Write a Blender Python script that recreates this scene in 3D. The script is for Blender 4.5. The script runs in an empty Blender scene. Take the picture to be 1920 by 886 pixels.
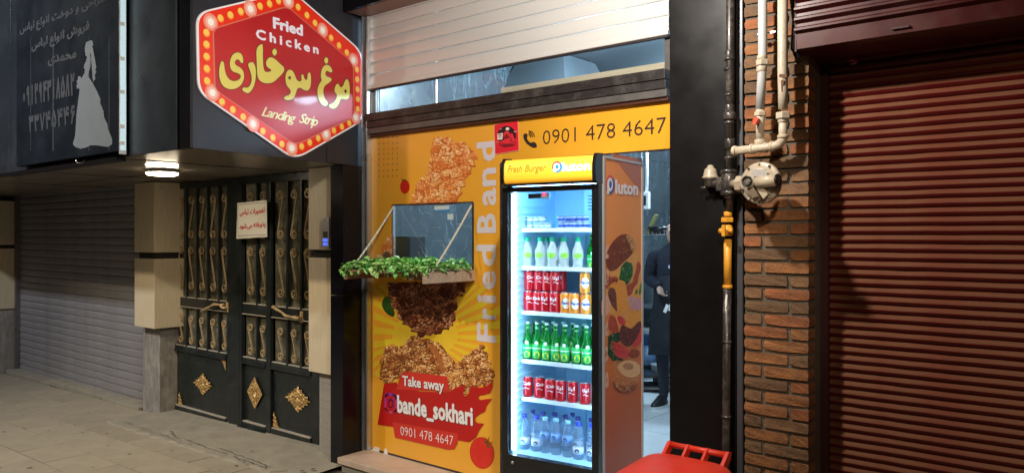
import bpy, bmesh, math, random
from mathutils import Vector, Matrix
from mathutils.geometry import tessellate_polygon
random.seed(7)
rad = math.radians
SC = bpy.context.scene
COL = SC.collection

# ------------------------------------------------------------------ camera
FPX, CX, CY, HC = 1440.0, 960.0, 440.0, 1.6
YAW = rad(39.4495)
cam_d = bpy.data.cameras.new('camera'); cam = bpy.data.objects.new('camera', cam_d); COL.objects.link(cam)
cam_d.sensor_width = 36; cam_d.lens = 27.0; cam_d.clip_end = 300; cam_d.clip_start = .05
cam_d.shift_y = -3.0 / 1920
cam.location = (0, 0, HC); cam.rotation_euler = (rad(90), 0, YAW)
SC.camera = cam

# ------------------------------------------------------------------ world and light
w = bpy.data.worlds.new('World'); SC.world = w; w.use_nodes = True
nt = w.node_tree; bgn = nt.nodes['Background']
sky = nt.nodes.new('ShaderNodeTexSky'); sky.sky_type = 'NISHITA'; sky.sun_disc = False
sky.sun_elevation = rad(-4); sky.sun_rotation = rad(200)
nt.links.new(sky.outputs[0], bgn.inputs[0]); bgn.inputs[1].default_value = 0.35
SC.view_settings.view_transform = 'Standard'; SC.view_settings.look = 'None'
SC.view_settings.exposure = 0.0; SC.view_settings.gamma = 1

def lamp(name, kind, loc, energy, color, size=.1, aim=None, spot=None, blend=.5, size_y=None):
    l = bpy.data.lights.new(name, kind); l.energy = energy; l.color = color
    if kind == 'AREA':
        l.size = size
        if size_y: l.shape = 'RECTANGLE'; l.size_y = size_y
    else: l.shadow_soft_size = size
    if kind == 'SPOT': l.spot_size = rad(spot); l.spot_blend = blend
    o = bpy.data.objects.new(name, l); COL.objects.link(o); o.location = loc
    if aim is not None:
        o.rotation_euler = (Vector(aim) - Vector(loc)).to_track_quat('-Z', 'Y').to_euler()
    return o
WARM = (1, .76, .5); COOL = (.62, .8, 1)
lamp('sign_floodlight', 'SPOT', (-1.74, 2.3, 3.05), 190, (1, .92, .82), .05, (-2.6, 3.7, 1.9), 172, .5)
lamp('street_lamp', 'SPOT', (-8.6, -1.2, 4.9), 720, (.88, .92, 1), .10, (-8.6, 3.0, 0.4), 100, .6)
lamp('street_lamp', 'SPOT', (-5.2, -2.6, 5.4), 1050, (1, .83, .60), .10, (-6.0, 2.4, 0), 66, .8)
lamp('street_lamp', 'POINT', (1.6, -3.0, 4.2), 170, (1, .70, .44), .2)  # added warm fill behind the camera, not an actual street lamp
lamp('shop_spotlight', 'SPOT', (0.15, 0.4, 3.3), 330, (1, .84, .66), .06, (-2.16, 3.62, 1.15), 30, .8)  # added spot, no such lamp seen; brightens the cooler's side
lamp('shop_ceiling_light', 'POINT', (-3.2, 4.9, 3.0), 165, (.56, .80, 1), .15)
lamp('shop_ceiling_light', 'POINT', (-3.2, 7.0, 3.0), 170, (.56, .80, 1), .15)

# ------------------------------------------------------------------ helpers: photo point to a plane of the place
FW = Vector((-math.sin(YAW), math.cos(YAW), 0)); RT = Vector((math.cos(YAW), math.sin(YAW), 0)); UP = Vector((0, 0, 1))
O = Vector((0, 0, HC))
def ray(px, py): return FW + (px - CX) / FPX * RT + (CY - py) / FPX * UP
def at(px, py, n, d):
    r = ray(px, py); n = Vector(n); return O + r * ((d - n.dot(O)) / n.dot(r))
class Plane:
    def __init__(s, o, u, flip=False):
        s.o = Vector(o); s.u = Vector(u).normalized(); s.v = Vector((0, 0, 1)); s.n = s.u.cross(s.v)
        if flip: s.n = -s.n
    def uv(s, px, py):
        r = ray(px, py); p = O + r * ((s.o - O).dot(s.n) / r.dot(s.n)) - s.o
        return (p.dot(s.u), p.dot(s.v))
    def w(s, uv, off=0): return s.o + s.u * uv[0] + s.v * uv[1] + s.n * off
def gz(x): return .0207 * x

WM = {}
def wmat(o): return WM.get(o.name, Matrix.Identity(4)) if o else Matrix.Identity(4)
def tag(o, label=None, cat=None, group=None, kind=None):
    if label: o['label'] = label
    if cat: o['category'] = cat
    if group: o['group'] = group
    if kind: o['kind'] = kind
    return o
def thing(name, loc, label, cat, group=None, rz=0, kind=None):
    o = bpy.data.objects.new(name, None); COL.objects.link(o); o.empty_display_size = .05
    o.location = loc; o.rotation_euler = (0, 0, rz)
    WM[o.name] = Matrix.Translation(Vector(loc)) @ Matrix.Rotation(rz, 4, 'Z')
    return tag(o, label, cat, group, kind)
def setobj(name, kind='structure', loc=(0, 0, 0)):
    o = bpy.data.objects.new(name, None); COL.objects.link(o); o.location = loc; o['kind'] = kind
    WM[o.name] = Matrix.Translation(Vector(loc)); return o
def place(mesh, name, parent=None, loc=(0, 0, 0), rot=(0, 0, 0), mat=None):
    o = bpy.data.objects.new(name, mesh); COL.objects.link(o); o.parent = parent
    o.location = loc; o.rotation_euler = rot
    if mat:
        o.material_slots[0].link = 'OBJECT'; o.material_slots[0].material = mat
    return o
def copy_tree(o, parent=None, loc=None, rz=None):
    c = o.copy(); COL.objects.link(c); c.parent = parent
    if loc is not None: c.location = loc
    if rz is not None: c.rotation_euler = (0, 0, rz)
    for ch in list(o.children): copy_tree(ch, c)
    return c

class MB:
    def __init__(s): s.v = []; s.f = []; s.m = []; s.sm = []
    def add(s, vs, fs, mi=0, smooth=False):
        b = len(s.v); s.v += [Vector(p) for p in vs]
        for f in fs: s.f.append([b + i for i in f]); s.m.append(mi); s.sm.append(smooth)
        return s
    def box(s, a, b, mi=0, bv=0):
        x0, y0, z0 = a; x1, y1, z1 = b
        if bv:
            bm = bmesh.new(); bmesh.ops.create_cube(bm, size=1)
            for vv in bm.verts: vv.co = Vector((x0 + (vv.co.x + .5) * (x1 - x0), y0 + (vv.co.y + .5) * (y1 - y0), z0 + (vv.co.z + .5) * (z1 - z0)))
            bmesh.ops.bevel(bm, geom=bm.edges[:], offset=bv, segments=2, profile=.5, affect='EDGES')
            bm.verts.index_update(); s.add([vv.co.copy() for vv in bm.verts], [[q.index for q in f.verts] for f in bm.faces], mi); bm.free(); return s
        vs = [(x0, y0, z0), (x1, y0, z0), (x1, y1, z0), (x0, y1, z0), (x0, y0, z1), (x1, y0, z1), (x1, y1, z1), (x0, y1, z1)]
        return s.add(vs, [(0, 3, 2, 1), (4, 5, 6, 7), (0, 1, 5, 4), (1, 2, 6, 5), (2, 3, 7, 6), (3, 0, 4, 7)], mi)
    def obox(s, c, ax, ay, az, mi=0):   # centre and three half-axis vectors
        c = Vector(c); ax, ay, az = Vector(ax), Vector(ay), Vector(az)
        vs = [c + i * ax + j * ay + k * az for k in (-1, 1) for (i, j) in ((-1, -1), (1, -1), (1, 1), (-1, 1))]
        return s.add(vs, [(0, 3, 2, 1), (4, 5, 6, 7), (0, 1, 5, 4), (1, 2, 6, 5), (2, 3, 7, 6), (3, 0, 4, 7)], mi)
    def lathe(s, prof, n=16, c=(0, 0, 0), axis=None, mi=0, smooth=True, caps=True):
        c = Vector(c)
        if axis is None: X, Y, Z = Vector((1, 0, 0)), Vector((0, 1, 0)), Vector((0, 0, 1))
        else:
            Z = Vector(axis).normalized(); X = Z.orthogonal().normalized(); Y = Z.cross(X)
        vs = []; fs = []
        for r, h in prof:
            for i in range(n):
                a = 2 * math.pi * i / n; vs.append(c + X * (r * math.cos(a)) + Y * (r * math.sin(a)) + Z * h)
        for k in range(len(prof) - 1):
            for i in range(n):
                j = (i + 1) % n; fs.append((k * n + i, k * n + j, (k + 1) * n + j, (k + 1) * n + i))
        if caps: fs.append(tuple(range(n - 1, -1, -1))); fs.append(tuple((len(prof) - 1) * n + i for i in range(n)))
        return s.add(vs, fs, mi, smooth)
    def cyl(s, a, b, r, n=12, mi=0, r2=None):
        a = Vector(a); b = Vector(b); L = (b - a).length
        return s.lathe([(r, 0), (r if r2 is None else r2, L)], n, a, b - a, mi)
    def tube(s, pts, r, n=8, mi=0, closed=False, flat=None):
        pts = [Vector(p) for p in pts]; N = len(pts); vs = []; fs = []; prev = None
        for i, p in enumerate(pts):
            if closed: t = pts[(i + 1) % N] - pts[i - 1]
            else: t = pts[min(i + 1, N - 1)] - pts[max(i - 1, 0)]
            t.normalize()
            if prev is None: X = t.orthogonal().normalized() if flat is None else Vector(flat)
            else: X = prev - t * prev.dot(t); X.normalize()
            if flat is not None: X = Vector(flat)
            prev = X; Y = t.cross(X).normalized()
            rr = r[i] if isinstance(r, (list, tuple)) else r
            for k in range(n):
                a = 2 * math.pi * (k + .5) / n; vs.append(p + X * rr * math.cos(a) + Y * rr * math.sin(a))
        M = N if closed else N - 1
        for i in range(M):
            for k in range(n):
                l = (k + 1) % n; j = (i + 1) % N; fs.append((i * n + k, i * n + l, j * n + l, j * n + k))
        if not closed: fs.append(tuple(range(n - 1, -1, -1))); fs.append(tuple((N - 1) * n + k for k in range(n)))
        return s.add(vs, fs, mi, n > 5)
    def prism(s, pts, d, mi=0):      # polygon (list of world points) extruded by vector d
        n = len(pts); pts = [Vector(p) for p in pts]; d = Vector(d)
        tri = tessellate_polygon([pts])
        vs = pts + [p + d for p in pts]
        fs = [tuple(t) for t in tri] + [tuple(i + n for i in reversed(t)) for t in tri] + [(i, (i + 1) % n, (i + 1) % n + n, i + n) for i in range(n)]
        return s.add(vs, fs, mi)
    def mesh(s, name, mats, inv=None):
        me = bpy.data.meshes.new(name)
        me.from_pydata([inv @ p if inv else p for p in s.v], [], s.f)
        for m in (mats if isinstance(mats, (list, tuple)) else [mats]): me.materials.append(m)
        me.polygons.foreach_set('material_index', s.m); me.polygons.foreach_set('use_smooth', s.sm)
        me.update(); return me
    def build(s, name, mats, parent=None, local=False, fixn=True):
        inv = None if (local or parent is None) else wmat(parent).inverted()
        me = s.mesh(name, mats, inv)
        if fixn:
            bm = bmesh.new(); bm.from_mesh(me); bmesh.ops.recalc_face_normals(bm, faces=bm.faces[:]); bm.to_mesh(me); bm.free()
        o = bpy.data.objects.new(name, me); COL.objects.link(o); o.parent = parent
        if parent: WM[o.name] = wmat(parent)
        return o

# ------------------------------------------------------------------ materials
MT = {}
def mat(name, col, rough=.6, metal=0, var=0, vscale=8, col2=None, bump=0, bscale=60, emit=None, es=0, spec=.5, alpha=None, stretch=None, coat=0, rvar=0, dirt=None, dscale=3, damt=.5):
    if name in MT: return MT[name]
    m = bpy.data.materials.new(name); m.use_nodes = True; MT[name] = m
    N = m.node_tree.nodes; L = m.node_tree.links; b = N['Principled BSDF']
    b.inputs['Base Color'].default_value = (*col, 1); b.inputs['Roughness'].default_value = rough
    b.inputs['Metallic'].default_value = metal; b.inputs['Specular IOR Level'].default_value = spec
    if coat: b.inputs['Coat Weight'].default_value = coat; b.inputs['Coat Roughness'].default_value = .08
    tc = N.new('ShaderNodeTexCoord'); mp = N.new('ShaderNodeMapping'); L.new(tc.outputs['Object'], mp.inputs[0])
    if stretch: mp.inputs['Scale'].default_value = stretch
    src = None
    if var or col2:
        n = N.new('ShaderNodeTexNoise'); n.inputs['Scale'].default_value = vscale; n.inputs['Detail'].default_value = 6; n.inputs['Roughness'].default_value = .62
        L.new(mp.outputs[0], n.inputs['Vector'])
        r = N.new('ShaderNodeMapRange'); r.inputs[1].default_value = .3; r.inputs[2].default_value = .7; L.new(n.outputs[0], r.inputs[0])
        mx = N.new('ShaderNodeMix'); mx.data_type = 'RGBA'; L.new(r.outputs[0], mx.inputs[0])
        c2 = col2 or tuple(c * (1 - var) for c in col); mx.inputs[6].default_value = (*col, 1); mx.inputs[7].default_value = (*c2, 1)
        src = mx.outputs[2]
    if dirt:
        n = N.new('ShaderNodeTexNoise'); n.inputs['Scale'].default_value = dscale; n.inputs['Detail'].default_value = 9; n.inputs['Roughness'].default_value = .7
        L.new(tc.outputs['Object'], n.inputs['Vector'])
        r = N.new('ShaderNodeMapRange'); r.inputs[1].default_value = .48; r.inputs[2].default_value = .72; r.inputs[4].default_value = damt; L.new(n.outputs[0], r.inputs[0])
        mx = N.new('ShaderNodeMix'); mx.data_type = 'RGBA'; L.new(r.outputs[0], mx.inputs[0])
        if src: L.new(src, mx.inputs[6])
        else: mx.inputs[6].default_value = (*col, 1)
        mx.inputs[7].default_value = (*dirt, 1); src = mx.outputs[2]
    if src: L.new(src, b.inputs['Base Color'])
    if rvar:
        n = N.new('ShaderNodeTexNoise'); n.inputs['Scale'].default_value = 5; n.inputs['Detail'].default_value = 8; L.new(tc.outputs['Object'], n.inputs['Vector'])
        r = N.new('ShaderNodeMapRange'); r.inputs[1].default_value = .3; r.inputs[2].default_value = .75; r.inputs[3].default_value = max(.02, rough - rvar); r.inputs[4].default_value = rough + rvar
        L.new(n.outputs[0], r.inputs[0]); L.new(r.outputs[0], b.inputs['Roughness'])
    if bump:
        n = N.new('ShaderNodeTexNoise'); n.inputs['Scale'].default_value = bscale; n.inputs['Detail'].default_value = 5; L.new(mp.outputs[0], n.inputs['Vector'])
        bp = N.new('ShaderNodeBump'); bp.inputs['Strength'].default_value = bump; bp.inputs['Distance'].default_value = .01; L.new(n.outputs[0], bp.inputs['Height']); L.new(bp.outputs[0], b.inputs['Normal'])
    if emit: b.inputs['Emission Color'].default_value = (*emit, 1); b.inputs['Emission Strength'].default_value = es
    return m
def clear(name, tint=(1, 1, 1), rough=.02, body=None, bodyamt=0, ior=1.45):
    if name in MT: return MT[name]
    m = bpy.data.materials.new(name); m.use_nodes = True; MT[name] = m
    N = m.node_tree.nodes; L = m.node_tree.links; N.remove(N['Principled BSDF']); out = N['Material Output']
    t = N.new('ShaderNodeBsdfTransparent'); t.inputs[0].default_value = (*tint, 1)
    g = N.new('ShaderNodeBsdfGlossy'); g.inputs['Roughness'].default_value = rough
    lw = N.new('ShaderNodeLayerWeight'); lw.inputs[0].default_value = .5; pw = N.new('ShaderNodeMath'); pw.operation = 'POWER'; pw.inputs[1].default_value = 4; L.new(lw.outputs['Facing'], pw.inputs[0]); fr = N.new('ShaderNodeMath'); fr.operation = 'MULTIPLY_ADD'; fr.inputs[1].default_value = .9; fr.inputs[2].default_value = .035; L.new(pw.outputs[0], fr.inputs[0])
    src = t.outputs[0]
    if body:
        d = N.new('ShaderNodeBsdfDiffuse'); d.inputs[0].default_value = (*body, 1)
        tl = N.new('ShaderNodeBsdfTranslucent'); tl.inputs[0].default_value = (*body, 1)
        a1 = N.new('ShaderNodeMixShader'); a1.inputs[0].default_value = .5; L.new(d.outputs[0], a1.inputs[1]); L.new(tl.outputs[0], a1.inputs[2])
        a2 = N.new('ShaderNodeMixShader'); a2.inputs[0].default_value = bodyamt; L.new(src, a2.inputs[1]); L.new(a1.outputs[0], a2.inputs[2]); src = a2.outputs[0]
    mx = N.new('ShaderNodeMixShader'); L.new(fr.outputs[0], mx.inputs[0]); L.new(src, mx.inputs[1]); L.new(g.outputs[0], mx.inputs[2])
    L.new(mx.outputs[0], out.inputs[0]); return m
def emis(name, col, s):
    if name in MT: return MT[name]
    m = bpy.data.materials.new(name); m.use_nodes = True; MT[name] = m
    b = m.node_tree.nodes['Principled BSDF']; b.inputs['Base Color'].default_value = (*[min(1, c) for c in col], 1)
    b.inputs['Emission Color'].default_value = (*col, 1); b.inputs['Emission Strength'].default_value = s; return m
def crust(name, c1, c2, c3, scale=60, stretch=(1, 1, 1)):
    if name in MT: return MT[name]
    m = bpy.data.materials.new(name); m.use_nodes = True; MT[name] = m
    N = m.node_tree.nodes; L = m.node_tree.links; b = N['Principled BSDF']; b.inputs['Roughness'].default_value = .45
    tc = N.new('ShaderNodeTexCoord'); mp = N.new('ShaderNodeMapping'); mp.inputs['Scale'].default_value = stretch; L.new(tc.outputs['Object'], mp.inputs[0])
    nz = N.new('ShaderNodeTexNoise'); nz.inputs['Scale'].default_value = scale * .35; nz.inputs['Detail'].default_value = 4; L.new(mp.outputs[0], nz.inputs['Vector'])
    vm = N.new('ShaderNodeVectorMath'); vm.operation = 'MULTIPLY_ADD'; L.new(nz.outputs['Color'], vm.inputs[0]); vm.inputs[1].default_value = (.05,) * 3; L.new(mp.outputs[0], vm.inputs[2])
    vo = N.new('ShaderNodeTexVoronoi'); vo.inputs['Scale'].default_value = scale; L.new(vm.outputs[0], vo.inputs['Vector'])
    sc_ = N.new('ShaderNodeSeparateColor'); L.new(vo.outputs['Color'], sc_.inputs[0])
    n2 = N.new('ShaderNodeTexNoise'); n2.inputs['Scale'].default_value = scale * .22; n2.inputs['Detail'].default_value = 3; L.new(mp.outputs[0], n2.inputs['Vector'])
    a = N.new('ShaderNodeMath'); a.operation = 'MULTIPLY_ADD'; L.new(vo.outputs['Distance'], a.inputs[0]); a.inputs[1].default_value = .45; L.new(n2.outputs[0], a.inputs[2])
    a2 = N.new('ShaderNodeMath'); a2.operation = 'MULTIPLY_ADD'; L.new(sc_.outputs[0], a2.inputs[0]); a2.inputs[1].default_value = .26; L.new(a.outputs[0], a2.inputs[2])
    cr = N.new('ShaderNodeValToRGB'); L.new(a2.outputs[0], cr.inputs[0]); e = cr.color_ramp.elements
    e[0].position = .62; e[0].color = (*c1, 1); e[1].position = 1.0; e[1].color = (*c3, 1); q = cr.color_ramp.elements.new(.80); q.color = (*c2, 1)
    L.new(cr.outputs[0], b.inputs['Base Color']); return m
def grad(name, stops, axis=2, lo=0, hi=1, rough=.3, emit=0, noise=0):
    """printed colour gradient along an object axis"""
    if name in MT: return MT[name]
    m = bpy.data.materials.new(name); m.use_nodes = True; MT[name] = m
    N = m.node_tree.nodes; L = m.node_tree.links; b = N['Principled BSDF']; b.inputs['Roughness'].default_value = rough
    tc = N.new('ShaderNodeTexCoord'); sp = N.new('ShaderNodeSeparateXYZ'); L.new(tc.outputs['Object'], sp.inputs[0])
    mr = N.new('ShaderNodeMapRange'); mr.inputs[1].default_value = lo; mr.inputs[2].default_value = hi; L.new(sp.outputs[axis], mr.inputs[0])
    cr = N.new('ShaderNodeValToRGB'); L.new(mr.outputs[0], cr.inputs[0]); e = cr.color_ramp.elements
    e[0].position = stops[0][0]; e[0].color = (*stops[0][1], 1); e[1].position = stops[-1][0]; e[1].color = (*stops[-1][1], 1)
    for p, c in stops[1:-1]: q = cr.color_ramp.elements.new(p); q.color = (*c, 1)
    L.new(cr.outputs[0], b.inputs['Base Color'])
    if emit: L.new(cr.outputs[0], b.inputs['Emission Color']); b.inputs['Emission Strength'].default_value = emit
    return m

# ------------------------------------------------------------------ text
AR = {}
for base, code, dual in [('ا', 0xFE8D, 0), ('ب', 0xFE8F, 1), ('پ', 0xFB56, 1), ('ت', 0xFE95, 1), ('ح', 0xFEA1, 1), ('خ', 0xFEA5, 1), ('د', 0xFEA9, 0), ('ذ', 0xFEAB, 0), ('ر', 0xFEAD, 0),
                         ('س', 0xFEB1, 1), ('ش', 0xFEB5, 1), ('ط', 0xFEC1, 1), ('ع', 0xFEC9, 1), ('ف', 0xFED1, 1), ('ک', 0xFB8E, 1), ('ل', 0xFEDD, 1), ('م', 0xFEE1, 1), ('ن', 0xFEE5, 1),
                         ('ه', 0xFEE9, 1), ('و', 0xFEED, 0), ('ی', 0xFBFC, 1)]:
    AR[base] = (code, dual)
def shape_rtl(s):
    out = []
    for w_ in s.split(' '):
        r = ''
        for i, c in enumerate(w_):
            if c not in AR: r += c; continue
            code, dual = AR[c]
            prev = i > 0 and w_[i - 1] in AR and AR[w_[i - 1]][1]
            nxt = dual and i + 1 < len(w_) and w_[i + 1] in AR
            r += chr(code + (3 if prev and nxt else 2 if nxt else 1 if prev else 0))
        out.append(r)
    return ' '.join(out)[::-1]
TXC = {}
def text_geo(s, bold=0, shear=0, spacing=1, res=2):
    k = (s, bold, shear, spacing, res)
    if k in TXC: return TXC[k]
    c = bpy.data.curves.new('t', 'FONT'); c.body = s; c.resolution_u = res; c.offset = bold; c.shear = shear; c.space_character = spacing
    c.dimensions = '2D'; c.fill_mode = 'BOTH'
    o = bpy.data.objects.new('t', c); COL.objects.link(o)
    dg = bpy.context.evaluated_depsgraph_get(); me = bpy.data.meshes.new_from_object(o.evaluated_get(dg))
    vs = [tuple(v.co) for v in me.vertices]; fs = [tuple(p.vertices) for p in me.polygons]
    bpy.data.objects.remove(o); bpy.data.curves.remove(c); bpy.data.meshes.remove(me)
    TXC[k] = (vs, fs); return TXC[k]
def ptext(pl, s, p0, p1, h, m, parent, off=.002, bold=0, shear=0, spacing=1, name='lettering', res=2, cap=.69, label=None, rot=None, thick=0):
    """lay the text s on plane pl: its ink runs from photo point p0 to p1 along the baseline, capital height h photo pixels at p0"""
    fat = max(0, bold); vs, fs = text_geo(s, min(0, bold), shear, spacing, res)
    x0 = min(v[0] for v in vs); x1 = max(v[0] for v in vs)
    a = Vector(pl.uv(*p0)); b = Vector(pl.uv(*p1)); d = b - a; L = d.length; d.normalize(); up = Vector((-d.y, d.x))
    dn = Vector((p1[0] - p0[0], p1[1] - p0[1])).normalized()
    if rot is None: q = (p0[0], p0[1] - h)
    else: q = (p0[0] + rot[0] * h, p0[1] + rot[1] * h)
    H = abs((Vector(pl.uv(*q)) - a).dot(up)); sx = L / (x1 - x0); sy = H / cap
    mb = MB(); cp = [(0, 0)] + ([(fat * math.cos(q_ * .785), fat * math.sin(q_ * .785)) for q_ in range(8)] if fat else [])
    for ci, (fx, fy) in enumerate(cp): mb.add([pl.w(a + d * ((v[0] - x0 + fx) * sx) + up * ((v[1] + fy) * sy), off + ci * 2.5e-5) for v in vs], fs)
    o = mb.build(name, m, parent, fixn=False)
    if label: o['label'] = label
    return o
FD = {'1': [[(.45, 1), (.5, .6), (.5, 0)]], '2': [[(.82, 1), (.78, .74), (.45, .72), (.2, 1), (.3, .5), (.42, 0)]], '3': [[(.9, 1), (.84, .74), (.62, .74), (.56, .95), (.5, .74), (.3, .76), (.12, 1), (.22, .5), (.34, 0)]],
      '4': [[(.9, .98), (.62, .98), (.5, .78), (.66, .62), (.92, .64)], [(.12, 1), (.24, .62), (.36, 0)], [(.24, .64), (.66, .62)]], '5': [[(.5, 1), (.2, .55), (.12, .2), (.3, .02), (.5, .2), (.7, .02), (.88, .2), (.8, .55), (.5, 1)]],
      '6': [[(.8, .98), (.4, .98), (.28, .74), (.5, .58), (.82, .66), (.5, .36), (.34, 0)]], '7': [[(.12, 1), (.5, 0), (.88, 1)]], '8': [[(.12, 0), (.5, 1), (.88, 0)]],
      '9': [[(.66, .72), (.5, .98), (.24, .86), (.26, .62), (.64, .62)], [(.66, .9), (.64, .4), (.78, 0)]], '0': [[(.5, .62), (.36, .46), (.5, .3), (.64, .46), (.5, .62)]]}
def pdigits(pl, s, p0, p1, h, m, parent, off, wd):
    a = Vector(pl.uv(*p0)); b = Vector(pl.uv(*p1)); d = (b - a); L = d.length / len(s); d.normalize(); up = Vector((-d.y, d.x)); H = abs((Vector(pl.uv(p0[0], p0[1] - h)) - a).dot(up)); mb = MB(); k_ = 0
    for i, ch in enumerate(s):
        for st_ in FD[ch]:
            P = [a + d * (L * (i + .08 + .80 * x)) + up * (H * y) for x, y in st_]
            for p, q in zip(P, P[1:]):
                e = (q - p).normalized(); n = Vector((-e.y, e.x)) * wd; e = e * wd * .6; o_ = off + k_ * 1e-5; k_ += 1
                mb.add([pl.w(p - e - n, o_), pl.w(q + e - n, o_), pl.w(q + e + n, o_), pl.w(p - e + n, o_)], [(0, 1, 2, 3)])
    return mb.build('lettering', m, parent, fixn=False)
def inside(p, poly):
    x, y = p; c = False; n = len(poly)
    for i in range(n):
        (x0, y0), (x1, y1) = poly[i], poly[i - 1]
        if (y0 > y) != (y1 > y) and x < (x1 - x0) * (y - y0) / (y1 - y0) + x0: c = not c
    return c
def flakes(pl, poly, mats, parent, n, smin, smax, off, seed, clip=None, freq=1.0, el_=(.35, .85)):
    """crumbs of a printed crust: dark rim, body in one of several tones, pale glint; the tone drifts over the piece"""
    rs = random.Random(seed); xs = [p[0] for p in poly]; ys = [p[1] for p in poly]; mbs = [MB() for _ in mats]; L = []; tries = 0; ph0 = rs.uniform(0, 6)
    while len(L) < n and tries < n * 20:
        tries += 1; x, y = rs.uniform(min(xs), max(xs)), rs.uniform(min(ys), max(ys))
        if inside((x, y), poly): L.append((smin + (smax - smin) * rs.random() ** 2.2, x, y))
    L.sort(key=lambda q: -q[0]); T = len(mats) - 2
    for k_, (s_, x, y) in enumerate(L):
        an = rs.uniform(-.5, 1.6); el = rs.uniform(*el_); ph = [rs.uniform(.68, 1.25) for _ in range(9)]
        r = .5 + .5 * math.sin(x * .10 * freq + y * .06 * freq + ph0) * math.cos(y * .12 * freq - x * .05 * freq + ph0) + rs.uniform(-.22, .22)
        tone = min(T - 1, max(0, int(r * T)))
        for li, (sc, dx, dy, mi_) in enumerate(((1.0, .16, .24, 0), (.88, 0, 0, 1 + tone), (.34, -.24, -.26, len(mats) - 1))):
            if li == 2 and rs.random() > r * .9: continue
            pts = []
            for i in range(9):
                t = 2 * math.pi * i / 9; u_, v_ = s_ * sc * ph[i] * math.cos(t), s_ * sc * ph[i] * el * math.sin(t)
                qx = x + s_ * dx + u_ * math.cos(an) - v_ * math.sin(an); qy = y + s_ * dy + u_ * math.sin(an) + v_ * math.cos(an)
                if clip: qx = min(max(qx, clip[0]), clip[2]); qy = min(max(qy, clip[1]), clip[3])
                pts.append(pl.w(pl.uv(qx, qy), off + k_ * 3.6e-6 + li * 1.2e-6))
            mbs[mi_].add(pts, [tuple(range(9))])
    for mb_, m_, q_ in zip(mbs, mats, range(99)):
        if mb_.v: tag(mb_.build('printed_crumbs', m_, parent, fixn=False), kind='stuff')
def chaikin(p, k=2):
    for _ in range(k):
        q = []
        for i in range(len(p)):
            a, b = p[i], p[(i + 1) % len(p)]
            q += [(a[0] * .75 + b[0] * .25, a[1] * .75 + b[1] * .25), (a[0] * .25 + b[0] * .75, a[1] * .25 + b[1] * .75)]
        p = q
    return p
def grow(p, d):
    n = len(p); A = sum(p[i][0] * p[(i + 1) % n][1] - p[(i + 1) % n][0] * p[i][1] for i in range(n)); sg = 1 if A > 0 else -1; r = []
    for i in range(n):
        a, b, c = Vector(p[i - 1]), Vector(p[i]), Vector(p[(i + 1) % n])
        t = (c - a); t = t.normalized() if t.length > 1e-6 else Vector((1, 0)); r.append((b.x + t.y * d * sg, b.y - t.x * d * sg))
    return r
def tr(pts, ox, oy, s): return [(ox + x / s, oy + y / s) for x, y in pts]
def ppoly(pl, polys, m, parent, name='print', off=.001, sm=0, label=None, thick=0):
    mb = MB()
    if polys and not isinstance(polys[0][0], (list, tuple)): polys = [polys]
    for p in polys:
        if sm: p = chaikin(p, sm)
        W = [pl.w(pl.uv(*q), off) for q in p]
        if thick: mb.prism(W, -pl.n * thick)
        else: mb.add(W, [tuple(t) for t in tessellate_polygon([W])])
    o = mb.build(name, m, parent, fixn=bool(thick))
    if not thick:
        me = o.data
        # face the street
        nn = (wmat(parent).inverted().to_3x3() @ pl.n)
        bm = bmesh.new(); bm.from_mesh(me)
        fl = [f for f in bm.faces if f.normal.dot(nn) < 0]
        if fl: bmesh.ops.reverse_faces(bm, faces=fl)
        bm.to_mesh(me); bm.free()
    if label: o['label'] = label
    return o
def ell(cx, cy, rx, ry, n=20, a0=0):
    c, s = math.cos(a0), math.sin(a0)
    return [(cx + rx * math.cos(t) * c - ry * math.sin(t) * s, cy + rx * math.cos(t) * s + ry * math.sin(t) * c) for t in [2 * math.pi * i / n for i in range(n)]]
def fillet(pts, r, n=6):
    out = []
    for i in range(len(pts)):
        a, b, c = Vector(pts[i - 1]), Vector(pts[i]), Vector(pts[(i + 1) % len(pts)])
        p = b + (a - b).normalized() * r; q = b + (c - b).normalized() * r
        for k in range(n + 1):
            t = k / n; v = p * (1 - t) ** 2 + b * 2 * t * (1 - t) + q * t * t; out.append((v.x, v.y))
    return out

# ------------------------------------------------------------------ material set
M_joint = mat('joint_mortar', (.085, .070, .050), .95, bump=.4, bscale=90)
M_slab = mat('paving_stone', (.35, .305, .225), .8, var=.10, vscale=9, bump=.25, bscale=120, dirt=(.22, .19, .14), dscale=1.6, damt=.4, rvar=.12)
M_slab3 = mat('paving_stone_pale', (.36, .315, .235), .8, var=.12, vscale=10, bump=.25, bscale=120, dirt=(.24, .20, .15), dscale=2.1, damt=.4)
M_slab2 = mat('paving_stone_dark', (.33, .288, .215), .82, var=.12, vscale=12, bump=.25, bscale=120, dirt=(.20, .175, .13), dscale=1.9, damt=.45, rvar=.1)
M_conc = mat('concrete_patch', (.34, .31, .24), .85, var=.25, vscale=5, bump=.5, bscale=70, dirt=(.17, .15, .12), dscale=4, damt=.6)
M_asphalt = mat('asphalt', (.05, .05, .05), .9, var=.3, bump=.5, bscale=150)
M_stone = mat('travertine', (.62, .53, .38), .5, col2=(.50, .42, .28), vscale=7, stretch=(9, 9, .7), bump=.08, bscale=40, rvar=.1)
M_stone_gap = mat('stone_gap', (.02, .018, .015), .9)
M_render = mat('grey_render', (.30, .28, .25), .85, col2=(.17, .155, .14), vscale=6, stretch=(5, 5, .8), bump=.4, bscale=60, dirt=(.5, .49, .45), dscale=7, damt=.5)
M_render2 = mat('grey_tile_render', (.36, .33, .29), .75, col2=(.26, .235, .2), vscale=7, stretch=(1, 1, 14), bump=.3, bscale=50)
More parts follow.
